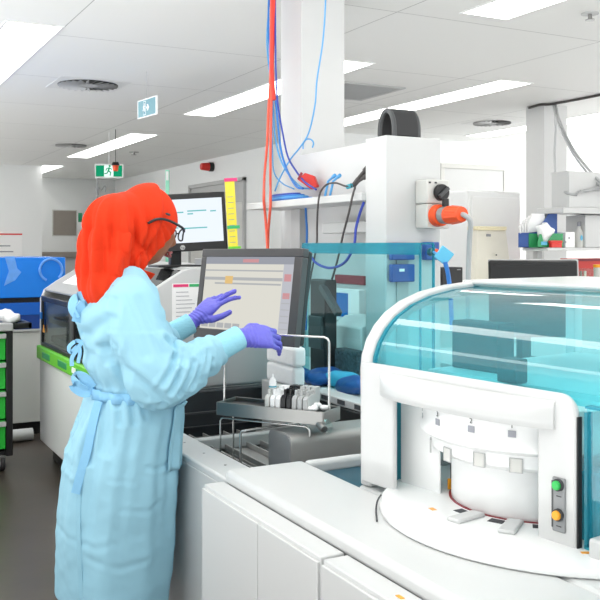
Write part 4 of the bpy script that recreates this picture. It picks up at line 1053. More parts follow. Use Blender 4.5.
def sq(u, v, q=5.25): return at_q(u, v, q)
ZS = 1.4305
def px(u, q=5.25): return at_q(u, 240, q).x
def pz(v, u=550, q=5.25): return at_q(u, v, q).z
# magazine file: side profile with a sloped cut
t = thing('magazine_file', 'blue magazine file with a slanted cut side on the storage shelf', 'magazine file', (px(536), 5.27, ZS))
pf = [(px(525), ZS), (px(554), ZS), (px(554), pz(212)), (px(547), pz(212)), (px(534), pz(232)), (px(525), pz(233))]
MB().use('navy').prism(pf, 'y', 5.215, 5.222).build('side_panel', None, t)
MB().use('navy').prism(pf, 'y', 5.318, 5.325).build('side_panel', None, t)
MB().use('navy').box(px(525), px(526), 5.222, 5.318, ZS, pz(233)).box(px(553), px(554), 5.222, 5.318, ZS, pz(212)).box(px(525), px(554), 5.222, 5.318, ZS, ZS+.006).build('file_shell', None, t)
t = thing('paper_sheaf', 'sheaf of white papers standing in the blue magazine file', 'papers', (px(530), 5.27, ZS+.01))
for k in range(4):
    y = 5.235 + .02*k
    MB().use('paper').prism([(px(527), ZS+.008), (px(548), ZS+.008), (px(543+k), pz(214+k)), (px(531-k), pz(214+2*k)), (px(527-k), pz(224+k))], 'y', y, y+.012).build('sheet', None, t)
# green bin
QB = 5.1
bx0, bx1 = px(538, QB), px(563, QB)
t = thing('green_bin', 'green open fronted parts bin in front of the blue magazine file', 'bin', ((bx0+bx1)/2, 5.15, ZS))
lip, hi = pz(240, 550, QB), pz(233.5, 550, QB)
MB().use('green').box(bx0, bx1, 5.10, 5.20, ZS, ZS+.006).box(bx0, bx1, 5.194, 5.20, ZS, hi).build('bin_shell', None, t)
MB().use('green').prism([(bx0, ZS), (bx0+.05, ZS), (bx0+.05, lip), (bx0+.035, hi-.005), (bx0+.018, hi-.005), (bx0, lip-.015)], 'y', 5.10, 5.106).build('front_lip', None, t)
MB().use('green').prism([(bx0+.05, ZS), (bx1, ZS), (bx1, hi), (bx1-.095, hi), (bx0+.07, ZS+.02)], 'y', 5.10, 5.106).build('side_panel', None, t)
MB().use('skyblue').box(px(541, QB), px(547, QB), 5.097, 5.10, pz(245, 540, QB), pz(241.5, 540, QB)).build('bin_label', None, t)
mb = MB().use('tissue')
c = at_q(545, 240, 5.15)
me_pts = [(537, 226), (541, 225), (545, 222), (549, 227), (553, 229), (551, 236), (547, 243), (542, 243), (540, 236)]
mb.prism([(at_q(u, v, 5.15).x, at_q(u, v, 5.15).z) for u, v in me_pts], 'y', 5.125, 5.175)
me = remeshed(mb, .007, 3)
for vv in me.vertices: vv.co += Vector((.3, 1, .4))*.016*noise.noise(vv.co*20)
tag(link('tissue', me, [M['tissue']], smooth=60), 'crumpled white tissue sticking out of the green bin', 'tissue')
tag(MB().use('red').box(px(551, 5.07), px(561.5, 5.07), 5.063, 5.094, ZS, pz(243, 556, 5.07)).box(px(550.5, 5.07), px(562, 5.07), 5.062, 5.095, pz(243, 556, 5.07), pz(240.5, 556, 5.07)).build('red_box', None, None, .004), 'small red lidded box on the shelf edge before the green bin', 'box')
t = thing('white_carton', 'small white carton between the green bin and the spray bottle', 'carton', (px(568), 5.2, ZS))
MB().use('paper').box(px(563.5, 5.15), px(573, 5.15), 5.13, 5.25, ZS, pz(232, 568, 5.15)).build('carton_body', None, t, 0.004)
MB().use('ink').box(px(566, 5.12), px(567, 5.12), 5.128, 5.13, pz(243, 568, 5.13), pz(241, 568, 5.13)).box(px(569.5, 5.12), px(570.5, 5.12), 5.128, 5.13, pz(239, 568, 5.13), pz(237, 568, 5.13)).build('carton_mark', None, t)
c = at_q(579, 248, 5.17); r_ = .031
t = thing('spray_bottle', 'clear white bottle with a pink cap and blue mark on the storage shelf', 'bottle', (c.x, c.y, ZS))
MB().use('offwhite').lathe([(0, 0), (r_, 0), (r_+.002, .01), (r_+.001, .11), (.014, .15), (.014, .165), (0, .165)], (c.x, c.y, ZS), 24).build('bottle_body', None, t)
MB().use('ink').lathe([(0, .165), (.015, .165), (.015, .195), (.01, .2), (0, .2)], (c.x, c.y, ZS), 18).build('bottle_cap', None, t)
MB().use('skyblue').at(frame_m((c.x-.006, c.y-.0335, ZS+.075), (1, .15, 0))).ell((0, 0, 0), (.016, .002, .022), None, 14, 8).build('blue_mark', None, t)
tag(MB().use('white').box(px(582.5, 5.15), px(625, 5.15), 5.12, 5.33, ZS, pz(215, 590, 5.15)).build('white_carton', None, None, .006), 'large plain white carton at the end of the shelf row', 'carton')
tag(MB().use('white').box(px(568, 5.15), px(640, 5.15), 5.14, 5.33, 1.736, 2.02).build('white_carton', None, None, .006), 'wide white carton on the top shelf behind the grey cable bundle', 'carton')
t = thing('red_crate', 'red plastic crate under the storage shelf', 'crate', (px(590), 5.35, 1.171))
x0_, x1_ = px(574, 5.3), px(630, 5.3)
MB().use('red').box(x0_, x1_, 5.28, 5.285, 1.171, pz(258.5, 590, 5.3)).box(x0_, x1_, 5.445, 5.45, 1.171, pz(258.5, 590, 5.3)).box(x0_, x0_+.005, 5.285, 5.445, 1.171, pz(258.5, 590, 5.3)).box(x1_-.005, x1_, 5.285, 5.445, 1.171, pz(258.5, 590, 5.3)).box(x0_, x1_, 5.285, 5.445, 1.171, 1.177).build('crate_shell', None, t)
MB().use('maroon').box(x0_-.006, x1_+.006, 5.272, 5.28, pz(261, 590, 5.3), pz(258.5, 590, 5.3)).build('crate_rim', None, t)
t = thing('sample_tray', 'clear grey tray of small bottles in front of the red crate', 'tray', (px(588), 5.1, 1.171))
x0_, x1_ = px(580, 5.08), px(592, 5.08)
MB().use('clearglass').box(x0_, x1_, 5.04, 5.045, 1.171, 1.27).box(x0_, x1_, 5.155, 5.16, 1.171, 1.27).box(x0_, x0_+.004, 5.045, 5.155, 1.171, 1.27).box(x1_-.004, x1_, 5.045, 5.155, 1.171, 1.27).build('tray_wall', None, t)
mb = MB()
for k in range(4):
    mb.use(('tan', 'grey', 'beige', 'darkgrey')[k]).cyl((x0_+.018+.022*k, 5.09+.02*(k % 2), 1.172), (x0_+.018+.022*k, 5.09+.02*(k % 2), 1.25), .01, None, 12)
mb.build('small_bottles', None, t)
c = at_q(598, 270, 5.1)
t = thing('specimen_pot', 'white specimen pot with an orange lid under the shelf', 'pot', (c.x, c.y, 1.171))
MB().use('offwhite').cyl((c.x, c.y, 1.171), (c.x, c.y, pz(267.5, 598, 5.1)), .032, .034, 24).build('pot_body', None, t)
MB().use('amber').cyl((c.x, c.y, pz(267.5, 598, 5.1)), (c.x, c.y, pz(264.5, 598, 5.1)), .037, None, 24).build('pot_lid', None, t, 0.003)

# grey cables by the storage shelves
top_ = Vector((6.42, 6.74, H-.005))
def cab(name, key, r, pts, label, group=None, n=8, seg=8):
    return tag(MB().use(key).tube(spline(pts, n), r, seg).build(name), label, 'cable', group)
cab('hanging_cable', 'greycable', .011, [top_, at_Y(555.5, 122, 7.9), at_Y(554.5, 160, 7.8), at_Y(557, 182, 7.4), at_Y(565, 192, 6.95), at_Y(577, 195, 6.93)], 'grey cable dropping straight down the column to the storage shelves', 'grey cables by the shelves')
cab('hanging_cable', 'greycable', .011, [top_ + Vector((.02, -.01, 0)), at_Y(560, 122, 7.7), at_Y(575, 152, 7.35), at_Y(600, 182, 7.0), at_Y(620, 200, 6.95)], 'grey cable running down diagonally from the ceiling past the shelves', 'grey cables by the shelves')
cab('hanging_cable', 'greycable', .009, [top_ + Vector((-.02, -.01, 0)), at_Y(557.5, 122, 7.7), at_Y(572, 152, 7.35), at_Y(590, 176, 7.1), at_Y(604, 190, 7.0)], 'thinner grey cable hanging just inside the diagonal one', 'grey cables by the shelves')
cab('hanging_cable', 'darkcable', .012, [at_z(529, 108, H-.014), at_z(540, 104.8, H-.014), at_z(552, 104, H-.014), at_z(580, 99, H-.014), at_z(605, 94, H-.014)], 'dark cable running along the ceiling at the top of the column by the shelves')
mbv = 0
for k in range(5):
    dz = .006*k - .01
    cab('cable_bundle', 'greycable', .0055, [at_q(576+k, 192, 5.125)+Vector((0, -.012*(k % 2), dz)), at_q(586, 190.5, 5.12)+Vector((0, -.01*(k % 3), -.6*dz)), at_q(597, 189, 5.12)+Vector((0, -.012*(k % 2), dz)), at_q(612, 187, 5.12)+Vector((0, 0, dz*.5))],
        ('lowest strand of the grey cable bundle lying before the top white carton', 'second strand up in the grey cable bundle by the top carton', 'middle strand of the grey cable bundle by the top carton', 'fourth strand up in the grey cable bundle by the top carton', 'highest strand of the grey cable bundle by the top carton')[k], 'strands of the grey cable bundle')

# ------------------------------------------------------------------ cables over the long shelf
ps = 2.15
ZSH = 1.676
def P(u, v, p=ps): return at_p(u, v, p)
def topat(u, p=ps, dz=0):
    a = at_p(u, 0, p); return Vector((a.x, a.y, H))
G1 = 'orange and red cables falling from the ceiling'
cab('power_cable', 'orangecable', .0075, [topat(271.5), P(271, 30), P(270.5, 75), P(268.5, 110), P(267, 145), P(264.5, 175), P(264, 192, 2.02), P(264, 203, 2.015), P(265.5, 218, 2.05), P(267.5, 250, 2.06), P(268, 300, 2.06)], 'orange cable on the outer side passing in front of the shelf end', G1)
cab('power_cable', 'orangecable', .0075, [topat(273), P(272.5, 30), P(272, 75), P(271, 120), P(270.5, 160), P(270.5, 185), P(270.5, 196, 2.02), P(270.5, 205, 2.015), P(269, 222, 2.04), P(268, 240, 2.08), P(268, 300, 2.09)], 'orange cable on the inner side joining the other under the shelf', G1)
cab('power_cable', 'redcable', .012, [topat(273.5, 2.13), P(273, 20, 2.13), P(272.5, 45, 2.13), P(272, 62, 2.13), P(272.5, 80, 2.13), P(274, 100, 2.13)], 'thick red cable at the top of the bundle by the ceiling', G1)
G2 = 'blue network cables falling to the shelf'
cab('network_cable', 'bluecable', .006, [topat(269, 2.17), P(268.5, 30, 2.17), P(271, 65, 2.17), P(275, 95, 2.17), P(278, 125, 2.17), P(281, 150, 2.16), P(287, 170, 2.15), P(296, 186, 2.12), P(303, 188.5, 2.12)], 'dark blue cable sweeping from the bundle down to the shelf middle', G2)
cab('network_cable', 'skycable', .005, [topat(270, 2.19), P(267, 40, 2.19), P(270, 75, 2.19), P(273, 105, 2.18), P(275, 135, 2.18), P(280, 158, 2.18), P(289, 175, 2.17), P(301, 187, 2.17), P(310, 188.5, 2.17)], 'pale blue cable bowing outward beside the bundle', G2)
cab('network_cable', 'navycable', .005, [topat(275, 2.14), P(275.5, 40, 2.14), P(276, 75, 2.14), P(278, 105, 2.14), P(283, 135, 2.14), P(288, 157, 2.14), P(296, 171, 2.14), P(305, 182, 2.13), P(316, 189.5, 2.1)], 'navy cable on the column side of the bundle ending past the red box', G2)
cab('network_cable', 'skycable', .004, [topat(272, 2.2), P(271, 60, 2.2), P(272, 110, 2.2), P(272.5, 150, 2.2), P(274, 172, 2.2), P(282, 183, 2.19), P(294, 189, 2.18)], 'thin pale blue cable staying close to the orange pair', G2)
cab('network_cable', 'skycable', .0042, [topat(325, 2.2), P(325.5, 0, 2.2), P(323, 40, 2.2), P(317, 80, 2.2), P(315, 105, 2.2), P(309, 132, 2.2), P(301, 146, 2.19), P(290, 160, 2.17), P(280, 178, 2.14), P(275, 191, 2.09)], 'single blue cable hanging alone across the white column', G2)
cab('cable_end', 'skycable', .004, [P(303, 149, 2.2), P(303.5, 143, 2.2), P(306.5, 139.5, 2.2), P(311, 139.5, 2.2), P(313.5, 143, 2.2), P(312.5, 147.5, 2.2)], 'short curled blue cable end hooked on the lone blue cable')
for k in range(4):
    pts = []
    for i in range(13):
        a = 2*PI*i/12 + .4*k
        pts.append(Vector((2.115 + (.055 - .006*k)*math.cos(a), 4.10 + .02*k + (.20 - .02*k)*math.sin(a), ZSH + .007 + .009*k)))
    cab('coiled_cable', ('bluecable', 'skycable', 'bluecable', 'navycable')[k], .0055, pts, ('lowest blue loop of the coil on the cable shelf', 'pale blue loop second in the coil on the cable shelf', 'blue loop third in the coil on the cable shelf', 'navy loop on top of the coil on the cable shelf')[k], 'coiled cables on the shelf', 4)
cab('network_cable', 'bluecable', .006, [P(305.5, 197, 2.18), P(306, 215, 2.18), P(307, 232, 2.18), P(306.5, 255, 2.18), P(306, 330, 2.18)], 'blue cable dropping under the shelf behind the teal cover')
# red folder / tag on the shelf
c = P(308, 181, 2.17)
mx = frame_m((c.x, c.y, c.z), dir_cam(1, -.2), 0, rad(28))
t = thing('red_box', 'tilted red plastic box among the blue cables on the shelf', 'box', (c.x, c.y, ZSH))
MB().at(mx).use('red').prism([(-.05, -.018), (.035, -.03), (.06, .0), (.02, .038), (-.03, .03)], 'y', -.02, .035).build('box_shell', None, t, 0.004)
MB().at(mx).use('maroon').box(-.05, -.038, -.023, -.019, -.016, .024).build('box_edge', None, t)
for k, (du, lab) in enumerate(((0, 'pale blue clip nearer the red box on the shelf'), (5, 'pale blue clip nearer the tall cabinet on the shelf'))):
    a, b2 = P(325+du, 184, 2.12), P(333+du, 177, 2.12)
    tag(MB().use('skycable').tube([Vector((a.x, a.y, ZSH+.008)), a + (b2-a)*.4, b2], .006, 8).cyl(b2, b2 + (b2-a)*.25, .009, None, 8).build('cable_clip'), lab, 'clip', 'blue clips on the shelf')
# dark cables looping over the shelf edge
cab('dark_cable', 'darkcable', .0045, [P(352, 186.5, 2.08), P(345, 186, 2.06), P(336, 183, 2.05), P(327, 184.5, 2.03), P(320.5, 192, 2.012), P(318, 205, 2.0), P(317, 225, 2.0), P(316.5, 245, 2.0), P(311, 275, 1.98), P(306, 305, 1.95)], 'dark grey cable arching over the shelf edge and down behind the teal cover')
cab('dark_cable', 'darkcable', .0048, [P(355, 187.5, 2.06), P(352.5, 196, 2.015), P(349, 212, 2.0), P(343, 235, 2.0), P(337, 262, 1.98), P(327, 300, 1.97), P(332, 318, 1.97)], 'dark grey cable hanging straight from the cabinet corner into the teal cover')
cab('network_cable', 'navycable', .006, [P(364, 202, 2.045), P(360, 213, 2.035), P(356, 228, 2.02), P(354, 245, 2.0), P(345, 262, 1.98), P(330, 268, 1.98), P(315, 262, 1.98), P(307, 248, 1.98)], 'navy cable looping in front of the tall cabinet behind the teal cover top')
for k, (du, dv_) in enumerate(((0, 0), (3, 3), (5, -4))):
    a, b2 = P(352.5+du*.4, 186+dv_*.2, 2.1), P(362+du*.5, 175+dv_, 2.12)
    tag(MB().use('darkcable').tube([a, (a+b2)/2 + Vector((0, 0, .006)), b2], .008, 8).cyl(b2, b2 + (b2-a)*.3, .012, .01, 10).build('cable_connector'), ('dark cable connector lowest beside the tall cabinet', 'dark cable connector in the middle of three by the tall cabinet', 'dark cable connector topmost of three by the tall cabinet')[k], 'connector', 'dark connectors on the shelf end')
tag(MB().use('teal_solid').cyl(P(347, 187, 2.07), P(351.5, 185.5, 2.08), .011, None, 12).build('cable_sleeve'), 'small teal sleeve on the dark cable at the shelf edge', 'sleeve')
# ------------------------------------------------------------------ the person
PX, PY = .785, 2.745
random.seed(3)
def lerp(a, b, t): return a + (b - a) * t
TOR = [ # z, forward shift, half depth, half width
 (.358, .0, .152, .225), (.45, .009, .161, .222), (.553, .017, .168, .220), (.66, .022, .165, .220), (.759, .029, .162, .218), (.843, .042, .151, .212),
 (.92, .058, .146, .204), (.967, .066, .138, .197), (.985, .073, .130, .190), (1.006, .080, .122, .184), (1.025, .082, .127, .190),
 (1.07, .076, .140, .203), (1.129, .062, .132, .205), (1.188, .042, .127, .206), (1.24, .028, .122, .204), (1.27, .030, .112, .200),
 (1.30, .034, .102, .190), (1.33, .036, .096, .168), (1.36, .034, .088, .132), (1.378, .032, .084, .112), (1.39, .032, .080, .100)]
def tor(z):
    if z <= TOR[0][0]: return TOR[0][1:]
    for a, b in zip(TOR, TOR[1:]):
        if z <= b[0]:
            t = (z - a[0]) / (b[0] - a[0]); return tuple(lerp(a[i], b[i], t) for i in (1, 2, 3))
    return TOR[-1][1:]
def tpoint(z, th, off=0.0):
    cx_, a, b = tor(z); e = .86
    c, s = math.cos(th), math.sin(th)
    x = math.copysign(abs(c)**e, c) * (a + off); y = math.copysign(abs(s)**e, s) * (b + off)
    f = 0.0
    if z < .985:
        k = min(1, (.985 - z) / .12); lo = max(0, 1 - (.985 - z)/.55)
        f = .0045*k*math.sin(9*th + 1.3 + 1.1*z) + .006*lo*k*math.sin(21*th + 2*noise.noise(Vector((th*2, z*3, 0)))) + .005*k*math.sin(5*th - 2.2*z)
    elif z < 1.3:
        k = max(0, 1 - (z - 1.005)/.18)
        f = .006*k*math.sin(19*th + 3*z) + .005*math.sin(3.2*th + 9*z)
    if z > 1.26: z -= (z - 1.26)/.14*.062*c*c     # the neckline dips at front and back
    return Vector((PX + cx_ + x + f*c, PY + y + f*s, z))
# joints
S_R, E_R, W_R = Vector((PX+.018, PY-.150, 1.290)), Vector((PX+.060, PY-.240, 1.045)), Vector((PX+.335, PY-.222, 1.166))
S_L, E_L, W_L = Vector((PX+.018, PY+.150, 1.290)), Vector((PX+.12, PY+.25, 1.055)), Vector((PX+.352, PY+.24, 1.172))
# --- gown: torso, skirt and sleeves as one cloth surface
N = 96
mb = MB()
zs = [TOR[0][0] + (TOR[-1][0] - TOR[0][0]) * i / 90 for i in range(91)]
mb.loft([[tpoint(z, 2*PI*j/N) for j in range(N)] for z in zs])
def sleeve(mb, S, E, W, cuff_r, seedv):
    d1, d2 = E - S, W - E
    pts = [S + Vector((0, -.10 if S.y < PY else .10, 0))*-.35 + Vector((0, 0, .01)), S, S + d1*.3, S + d1*.62, S + d1*.88, E + d2*.06, E + d2*.22, E + d2*.42, E + d2*.6, E + d2*.72, E + d2*.77]
    rs = [.055, .068, .078, .082, .084, .084, .078, .068, .057, .044, .036]
    P_ = spline(pts, 5)
    R_ = []
    for i in range(len(P_)):
        f = i / 5; k = int(min(f, len(rs) - 2)); t = f - k; r = lerp(rs[k], rs[k+1], min(t, 1))
        R_.append(r)
    rings = []
    n = len(P_); a = None; SEG = 40
    for i in range(n):
        t = (P_[min(i+1, n-1)] - P_[max(i-1, 0)]).normalized()
        a = t.orthogonal() if a is None else a - t*a.dot(t); a.normalize(); b = t.cross(a)
        ring = []
        for j in range(SEG):
            th = 2*PI*j/SEG
            w_ = max(0, (i/n - .42)) * 1.9
            wr = (.013*w_*.5*math.sin(i*1.15 + 2.2*math.sin(th + seedv)) + .005*w_*math.sin(i*.7 + 3*th + seedv)) * min(1, max(0, (n - 2 - i)/5)) + .004*math.sin(2*th + i*.3 + seedv)
            ring.append(P_[i] + (a*math.cos(th) + b*math.sin(th))*(R_[i] + wr))
        rings.append(ring)
    mb.loft(rings)
sleeve(mb, S_R, E_R, W_R, .036, .4)
sleeve(mb, S_L, E_L, W_L, .036, 1.7)
gown_me = remeshed(mb, .006, 8, .5)
# drape creases: diagonal pulls from shoulder to waist, crumple at the sleeves, small ripples in the skirt
gown_me.update()
nrm = [v.normal.copy() for v in gown_me.vertices]
for v, n in zip(gown_me.vertices, nrm):
    c = v.co; x, y, z = c.x - PX, c.y - PY, c.z; d = 0
    d += .006*noise.noise(Vector((x*6 + z*5, y*6 - z*4, z*3)))
    if z > 1.0:
        u = z*9 - x*16 + y*3
        d += .006*max(0, math.sin(u*1.9 + 2.5*noise.noise(Vector((x*6, y*6, z*6)))))**3 * max(0, min(1, (1.32 - z)*8))
        if x > .05:
            k = min(1, (x - .05)/.06)*min(1, max(0, (.30 - x)/.08))
            q_ = Vector((x*15 + z*6, y*11, z*15 - x*5))
            d += k*(.016*(.35 - abs(noise.noise(q_))) + .007*noise.noise(q_*2.3))
        if abs(y) > .15 and z < 1.2 and x < .16:
            d += .010*(.3 - abs(noise.noise(Vector((x*9 + 4, y*8, z*17 + x*9)))))
    else:
        d += .0028*noise.noise(Vector((x*12, y*12, z*20))) + .0012*noise.noise(Vector((x*26, y*26, z*40)))
    v.co = c + n*d*min(1, max(.1, (1.36 - z)/.09))
# cloth creases on the near side: under the arm, at the armhole, elbow crumple, back pulls, skirt gathers
def side(u, v, Y=2.6):
    w_ = at_Y(u, v, Y); return Vector((w_.x - PX, w_.z))
CR = [([(112.5, 350), (118, 364), (138, 381), (157, 400)], .010, .009), ([(116, 300), (113, 325), (112.5, 352)], .006, .008), ([(85, 316), (93, 332), (103, 348)], .006, .010),
      ([(90, 352), (100, 338), (111, 318)], .007, .010), ([(96, 372), (104, 355), (112, 345)], .006, .009), ([(155, 380), (166, 367), (175, 354)], .009, .008), ([(163, 389), (175, 371), (184, 352)], .008, .007),
      ([(175, 392), (186, 376), (195, 362)], .008, .007), ([(150, 384), (158, 394), (163, 400)], .006, .007), ([(190, 386), (198, 374), (204, 356)], .007, .007), ([(203, 380), (208, 366), (212, 352)], .006, .006), ([(214, 374), (219, 362)], .005, .006),
      ([(166, 338), (172, 346), (180, 350)], .007, .007), ([(125, 300), (135, 330), (140, 352)], .004, .012), ([(140, 300), (150, 330), (158, 350)], .004, .012), ([(120, 372), (132, 384), (140, 394)], .005, .008),
      ([(99, 398), (90, 420), (80, 458), (76, 480)], .010, .009), ([(104, 402), (98, 430), (93, 465)], .007, .010), ([(112, 402), (110, 430), (108, 455)], .005, .009), ([(124, 402), (124, 425)], .005, .008), ([(136, 403), (138, 425)], .005, .008), ([(148, 404), (150, 420)], .004, .007),
      ([(150, 470), (166, 474), (182, 470)], .003, .007), ([(72, 545), (95, 548), (110, 542)], .0016, .008), ([(120, 510), (150, 514), (168, 508)], .0016, .008), ([(90, 560), (120, 568), (150, 563)], .0016, .008), ([(110, 480), (135, 483)], .0016, .007)]
CR = [([side(*p_) for p_ in pl], dp, wd) for pl, dp, wd in CR]
def segd(p_, a, b2):
    ab = b2 - a; t_ = max(0, min(1, (p_ - a).dot(ab)/ab.dot(ab))); return (p_ - a - ab*t_).length
gown_me.update(); nrm = [v.normal.copy() for v in gown_me.vertices]
tocam = Vector((-.28, -.96, .05))
for v, n in zip(gown_me.vertices, nrm):
    if n.dot(tocam) < .12: continue
    p_ = Vector((v.co.x - PX, v.co.z)); d = 0
    for pl, dp, wd in CR:
        ds = min(segd(p_, a, b2) for a, b2 in zip(pl, pl[1:]))
        if ds < wd*4: d += -dp*math.exp(-(ds/wd)**2) + .45*dp*math.exp(-((ds - 2*wd)/wd)**2)
    v.co = v.co + n*d
# --- body: one continuous figure under the clothes
bm_ = MB()
bm_.loft([[tpoint(z, 2*PI*j/40).lerp(Vector((PX + tor(z)[0], PY, z)), .16) for j in range(40)] for z in [.80, .86, .93, 1.0, 1.1, 1.2, 1.26, 1.30, 1.34]])
def limb(pts, rs, seg=18):
    P_ = spline(pts, 5); R_ = []
    for i in range(len(P_)):
        f = i/5; k = int(min(f, len(rs)-2)); R_.append(lerp(rs[k], rs[k+1], min(f-k, 1)))
    bm_.tube(P_, 0, seg, R_)
for sy in (-1, 1):
    limb([(PX+.02, PY+sy*.085, .90), (PX+.015, PY+sy*.088, .70), (PX+.01, PY+sy*.09, .48), (PX-.01, PY+sy*.092, .30), (PX-.02, PY+sy*.092, .10), (PX-.02, PY+sy*.092, .05)], [.075, .074, .06, .055, .04, .038])
for S_, E_, W_ in ((S_R, E_R, W_R), (S_L, E_L, W_L)):
    limb([S_ + (Vector((PX, PY, 1.3)) - S_)*.4, S_, S_.lerp(E_, .5), E_, E_.lerp(W_, .5), W_, W_.lerp(E_, .12)], [.05, .055, .047, .04, .036, .026, .024])
# head
HC = Vector((PX+.120, PY+.012, 1.500))
HR = Matrix.Rotation(rad(10), 3, 'Z') @ Matrix.Rotation(rad(14), 3, 'Y')
limb([(PX+.015, PY, 1.32), (PX+.05, PY+.002, 1.39), HC + HR @ Vector((-.03, 0, -.06))], [.062, .056, .055])
g = lambda t, s: math.exp(-(t/s)**2)
SEGH, RH = 72, 56
def headpt(lat, lon):
    cl, sl = math.cos(lat), math.sin(lat); x, y, z = cl*math.cos(lon), cl*math.sin(lon), sl
    zz_ = z*.118; yy = y*.074; xx = x*(.098 if x < 0 else .092)
    if zz_ < 0:
        t = min(1, -zz_/.118); yy *= 1 - .30*t*t; xx = xx*(1 - .10*t) if x > 0 else xx*(1 - .45*t)
    if x > 0:
        fx = 0
        fx += .024*g(yy, .0105)*g(zz_ + .022, .017) + .012*g(yy, .009)*g(zz_ - .002, .022)      # nose
        fx += .005*g(abs(yy) - .011, .008)*g(zz_ + .028, .009)                                    # nostril wings
        fx += .005*g(yy, .045)*g(zz_ - .032, .014)                                               # brow
        fx -= .010*g(abs(yy) - .031, .015)*g(zz_ - .014, .013)                                    # eye sockets
        fx += .006*g(abs(yy) - .040, .018)*g(zz_ + .018, .02)                                     # cheeks
        fx += .010*g(yy, .019)*(g(zz_ + .051, .0055) + .9*g(zz_ + .062, .006)) - .003*g(yy, .02)*g(zz_ + .0565, .003)   # lips
        fx += .012*g(yy, .022)*g(zz_ + .088, .016)                                               # chin
        xx += fx*min(1, x*2.2)
    return HC + HR @ Vector((xx, yy, zz_))
rr = [[headpt(-PI/2 + PI*i/RH, 2*PI*j/SEGH) for j in range(SEGH)] for i in range(1, RH)]
bm_.loft(rr)
for sy in (-1, 1): bm_.ell(HC + HR @ Vector((-.008, sy*.074, -.008)), (.018, .008, .03), HR, 14, 10)
body_me = remeshed(bm_, .0045, 2, .4)
person = link('person', body_me, [M['skin']], None, smooth=60, origin=(PX, PY, 0))
tag(person, 'person in a pale blue gown, orange head scarf and glasses working at the touch screen', 'person')
ip = HR.inverted()
# gown object and trims
link('gown', gown_me, [M['gown']], person, smooth=70)
gown = bpy.data.objects['gown']
# waist belt
mb = MB(); n = 90
mb.loft([[tpoint(.995, 2*PI*j/n, .006) + Vector((0, 0, dz)) for j in range(n)] for dz in (-.016, .016)] , caps=False)
belt = mb.use('gown_trim').build('waist_tie', None, gown)
sd = belt.modifiers.new('thick', 'SOLIDIFY'); sd.thickness = .005; sd.offset = 0
belt.data.materials.clear(); belt.data.materials.append(M['gown_trim'])
# pocket on the front-right
mb = MB().use('gown'); rows = []
NZ, NT = 14, 14
for i in range(NZ + 1):
    z = lerp(.775, .968, i/NZ); rows.append([tpoint(z, rad(lerp(-62, -14, j/NT)), .010 + (.010 if i == NZ else 0) + .004*math.sin(j*1.1)*(i/NZ)) for j in range(NT + 1)])
mb.loft(rows, caps=False, closed=False)
pk = mb.build('pocket', None, gown); sd = pk.modifiers.new('thick', 'SOLIDIFY'); sd.thickness = .004
def ribbon(name, pts, w, key='gown_trim', parent=gown, tw=0.0):
    P_ = spline(pts, 6); mb = MB().use(key); rings = []; n = len(P_)
    side0 = Vector((.6, -.35, .3)).normalized()
    for i in range(n):
        t = (P_[min(i+1, n-1)] - P_[max(i-1, 0)]).normalized()
        s = side0 - t*side0.dot(t); s.normalize(); s = Matrix.Rotation(tw*i/n, 3, t) @ s; b = t.cross(s)
        rings.append([P_[i] + s*w/2 + b*.0015, P_[i] - s*w/2 + b*.0015, P_[i] - s*w/2 - b*.0015, P_[i] + s*w/2 - b*.0015])
    mb.loft(rings); return mb.build(name, None, parent, smooth=60)
Yb = 2.74
def BP(u, v, Y=Yb): return at_Y(u, v, Y)
# back ties: neck, mid back, waist
ribbon('neck_tie', [BP(90, 300), BP(83, 296), BP(75, 299), BP(72, 308), BP(77, 318)], .030, tw=.6)
ribbon('neck_tie', [BP(92, 302), BP(84, 304), BP(79, 312), BP(76, 322)], .028, tw=-.5)
ribbon('back_tie', [BP(82, 342), BP(76, 341), BP(69, 347), BP(71, 352), BP(78, 346), BP(80, 352), BP(78, 363)], .012, tw=.4)
ribbon('back_tie', [BP(82, 342), BP(77, 350), BP(72, 358), BP(72, 366)], .012)
ribbon('waist_bow', [BP(92, 388), BP(84, 378), BP(76, 377), BP(78, 385), BP(88, 390)], .032, tw=.7)
ribbon('waist_bow', [BP(92, 389), BP(82, 386), BP(74, 386), BP(82, 392), BP(90, 392)], .030, tw=-.6)
ribbon('waist_tail', [tpoint(z, rad(-158 + 5*math.sin(z*9)), .012) for z in (.985, .95, .90, .84, .78, .72)], .026)
# seam edge where the gown overlaps down the back
ribbon('back_edge', [tpoint(z, rad(-152 + 8*math.sin(z*5)), .004) for z in (.40, .55, .70, .85, .97)], .012, 'gown')
# cuffs
def cuff(W_, E_, name):
    d = (W_ - E_).normalized(); mb = MB().use('gown_cuff')
    mb.tube([W_ - d*.095, W_ - d*.07, W_ - d*.03, W_ + d*.006], 0, 28, [.037, .0395, .038, .0375])
    return mb.build(name, None, gown, 0.003)
cuff(W_R, E_R, 'cuff'); cuff(W_L, E_L, 'cuff')
# trousers and shoes below the hem
for sy in (-1, 1):
    MB().use('trouser').tube([(PX+.0, PY+sy*.09, .62), (PX-.004, PY+sy*.09, .35), (PX-.014, PY+sy*.092, .07)], 0, 24, [.085, .078, .066]).build('trouser_leg', None, person)
    sh = MB().use('black')
    sh.ell((PX+.05, PY+sy*.095, .045), (.13, .045, .042), None, 24, 14); sh.ell((PX-.03, PY+sy*.093, .07), (.055, .042, .055), None, 20, 12)
    me = remeshed(sh, .007, 3)
    for v in me.vertices: v.co.z = max(v.co.z, .002)
    link('shoe', me, [M['black']], person)
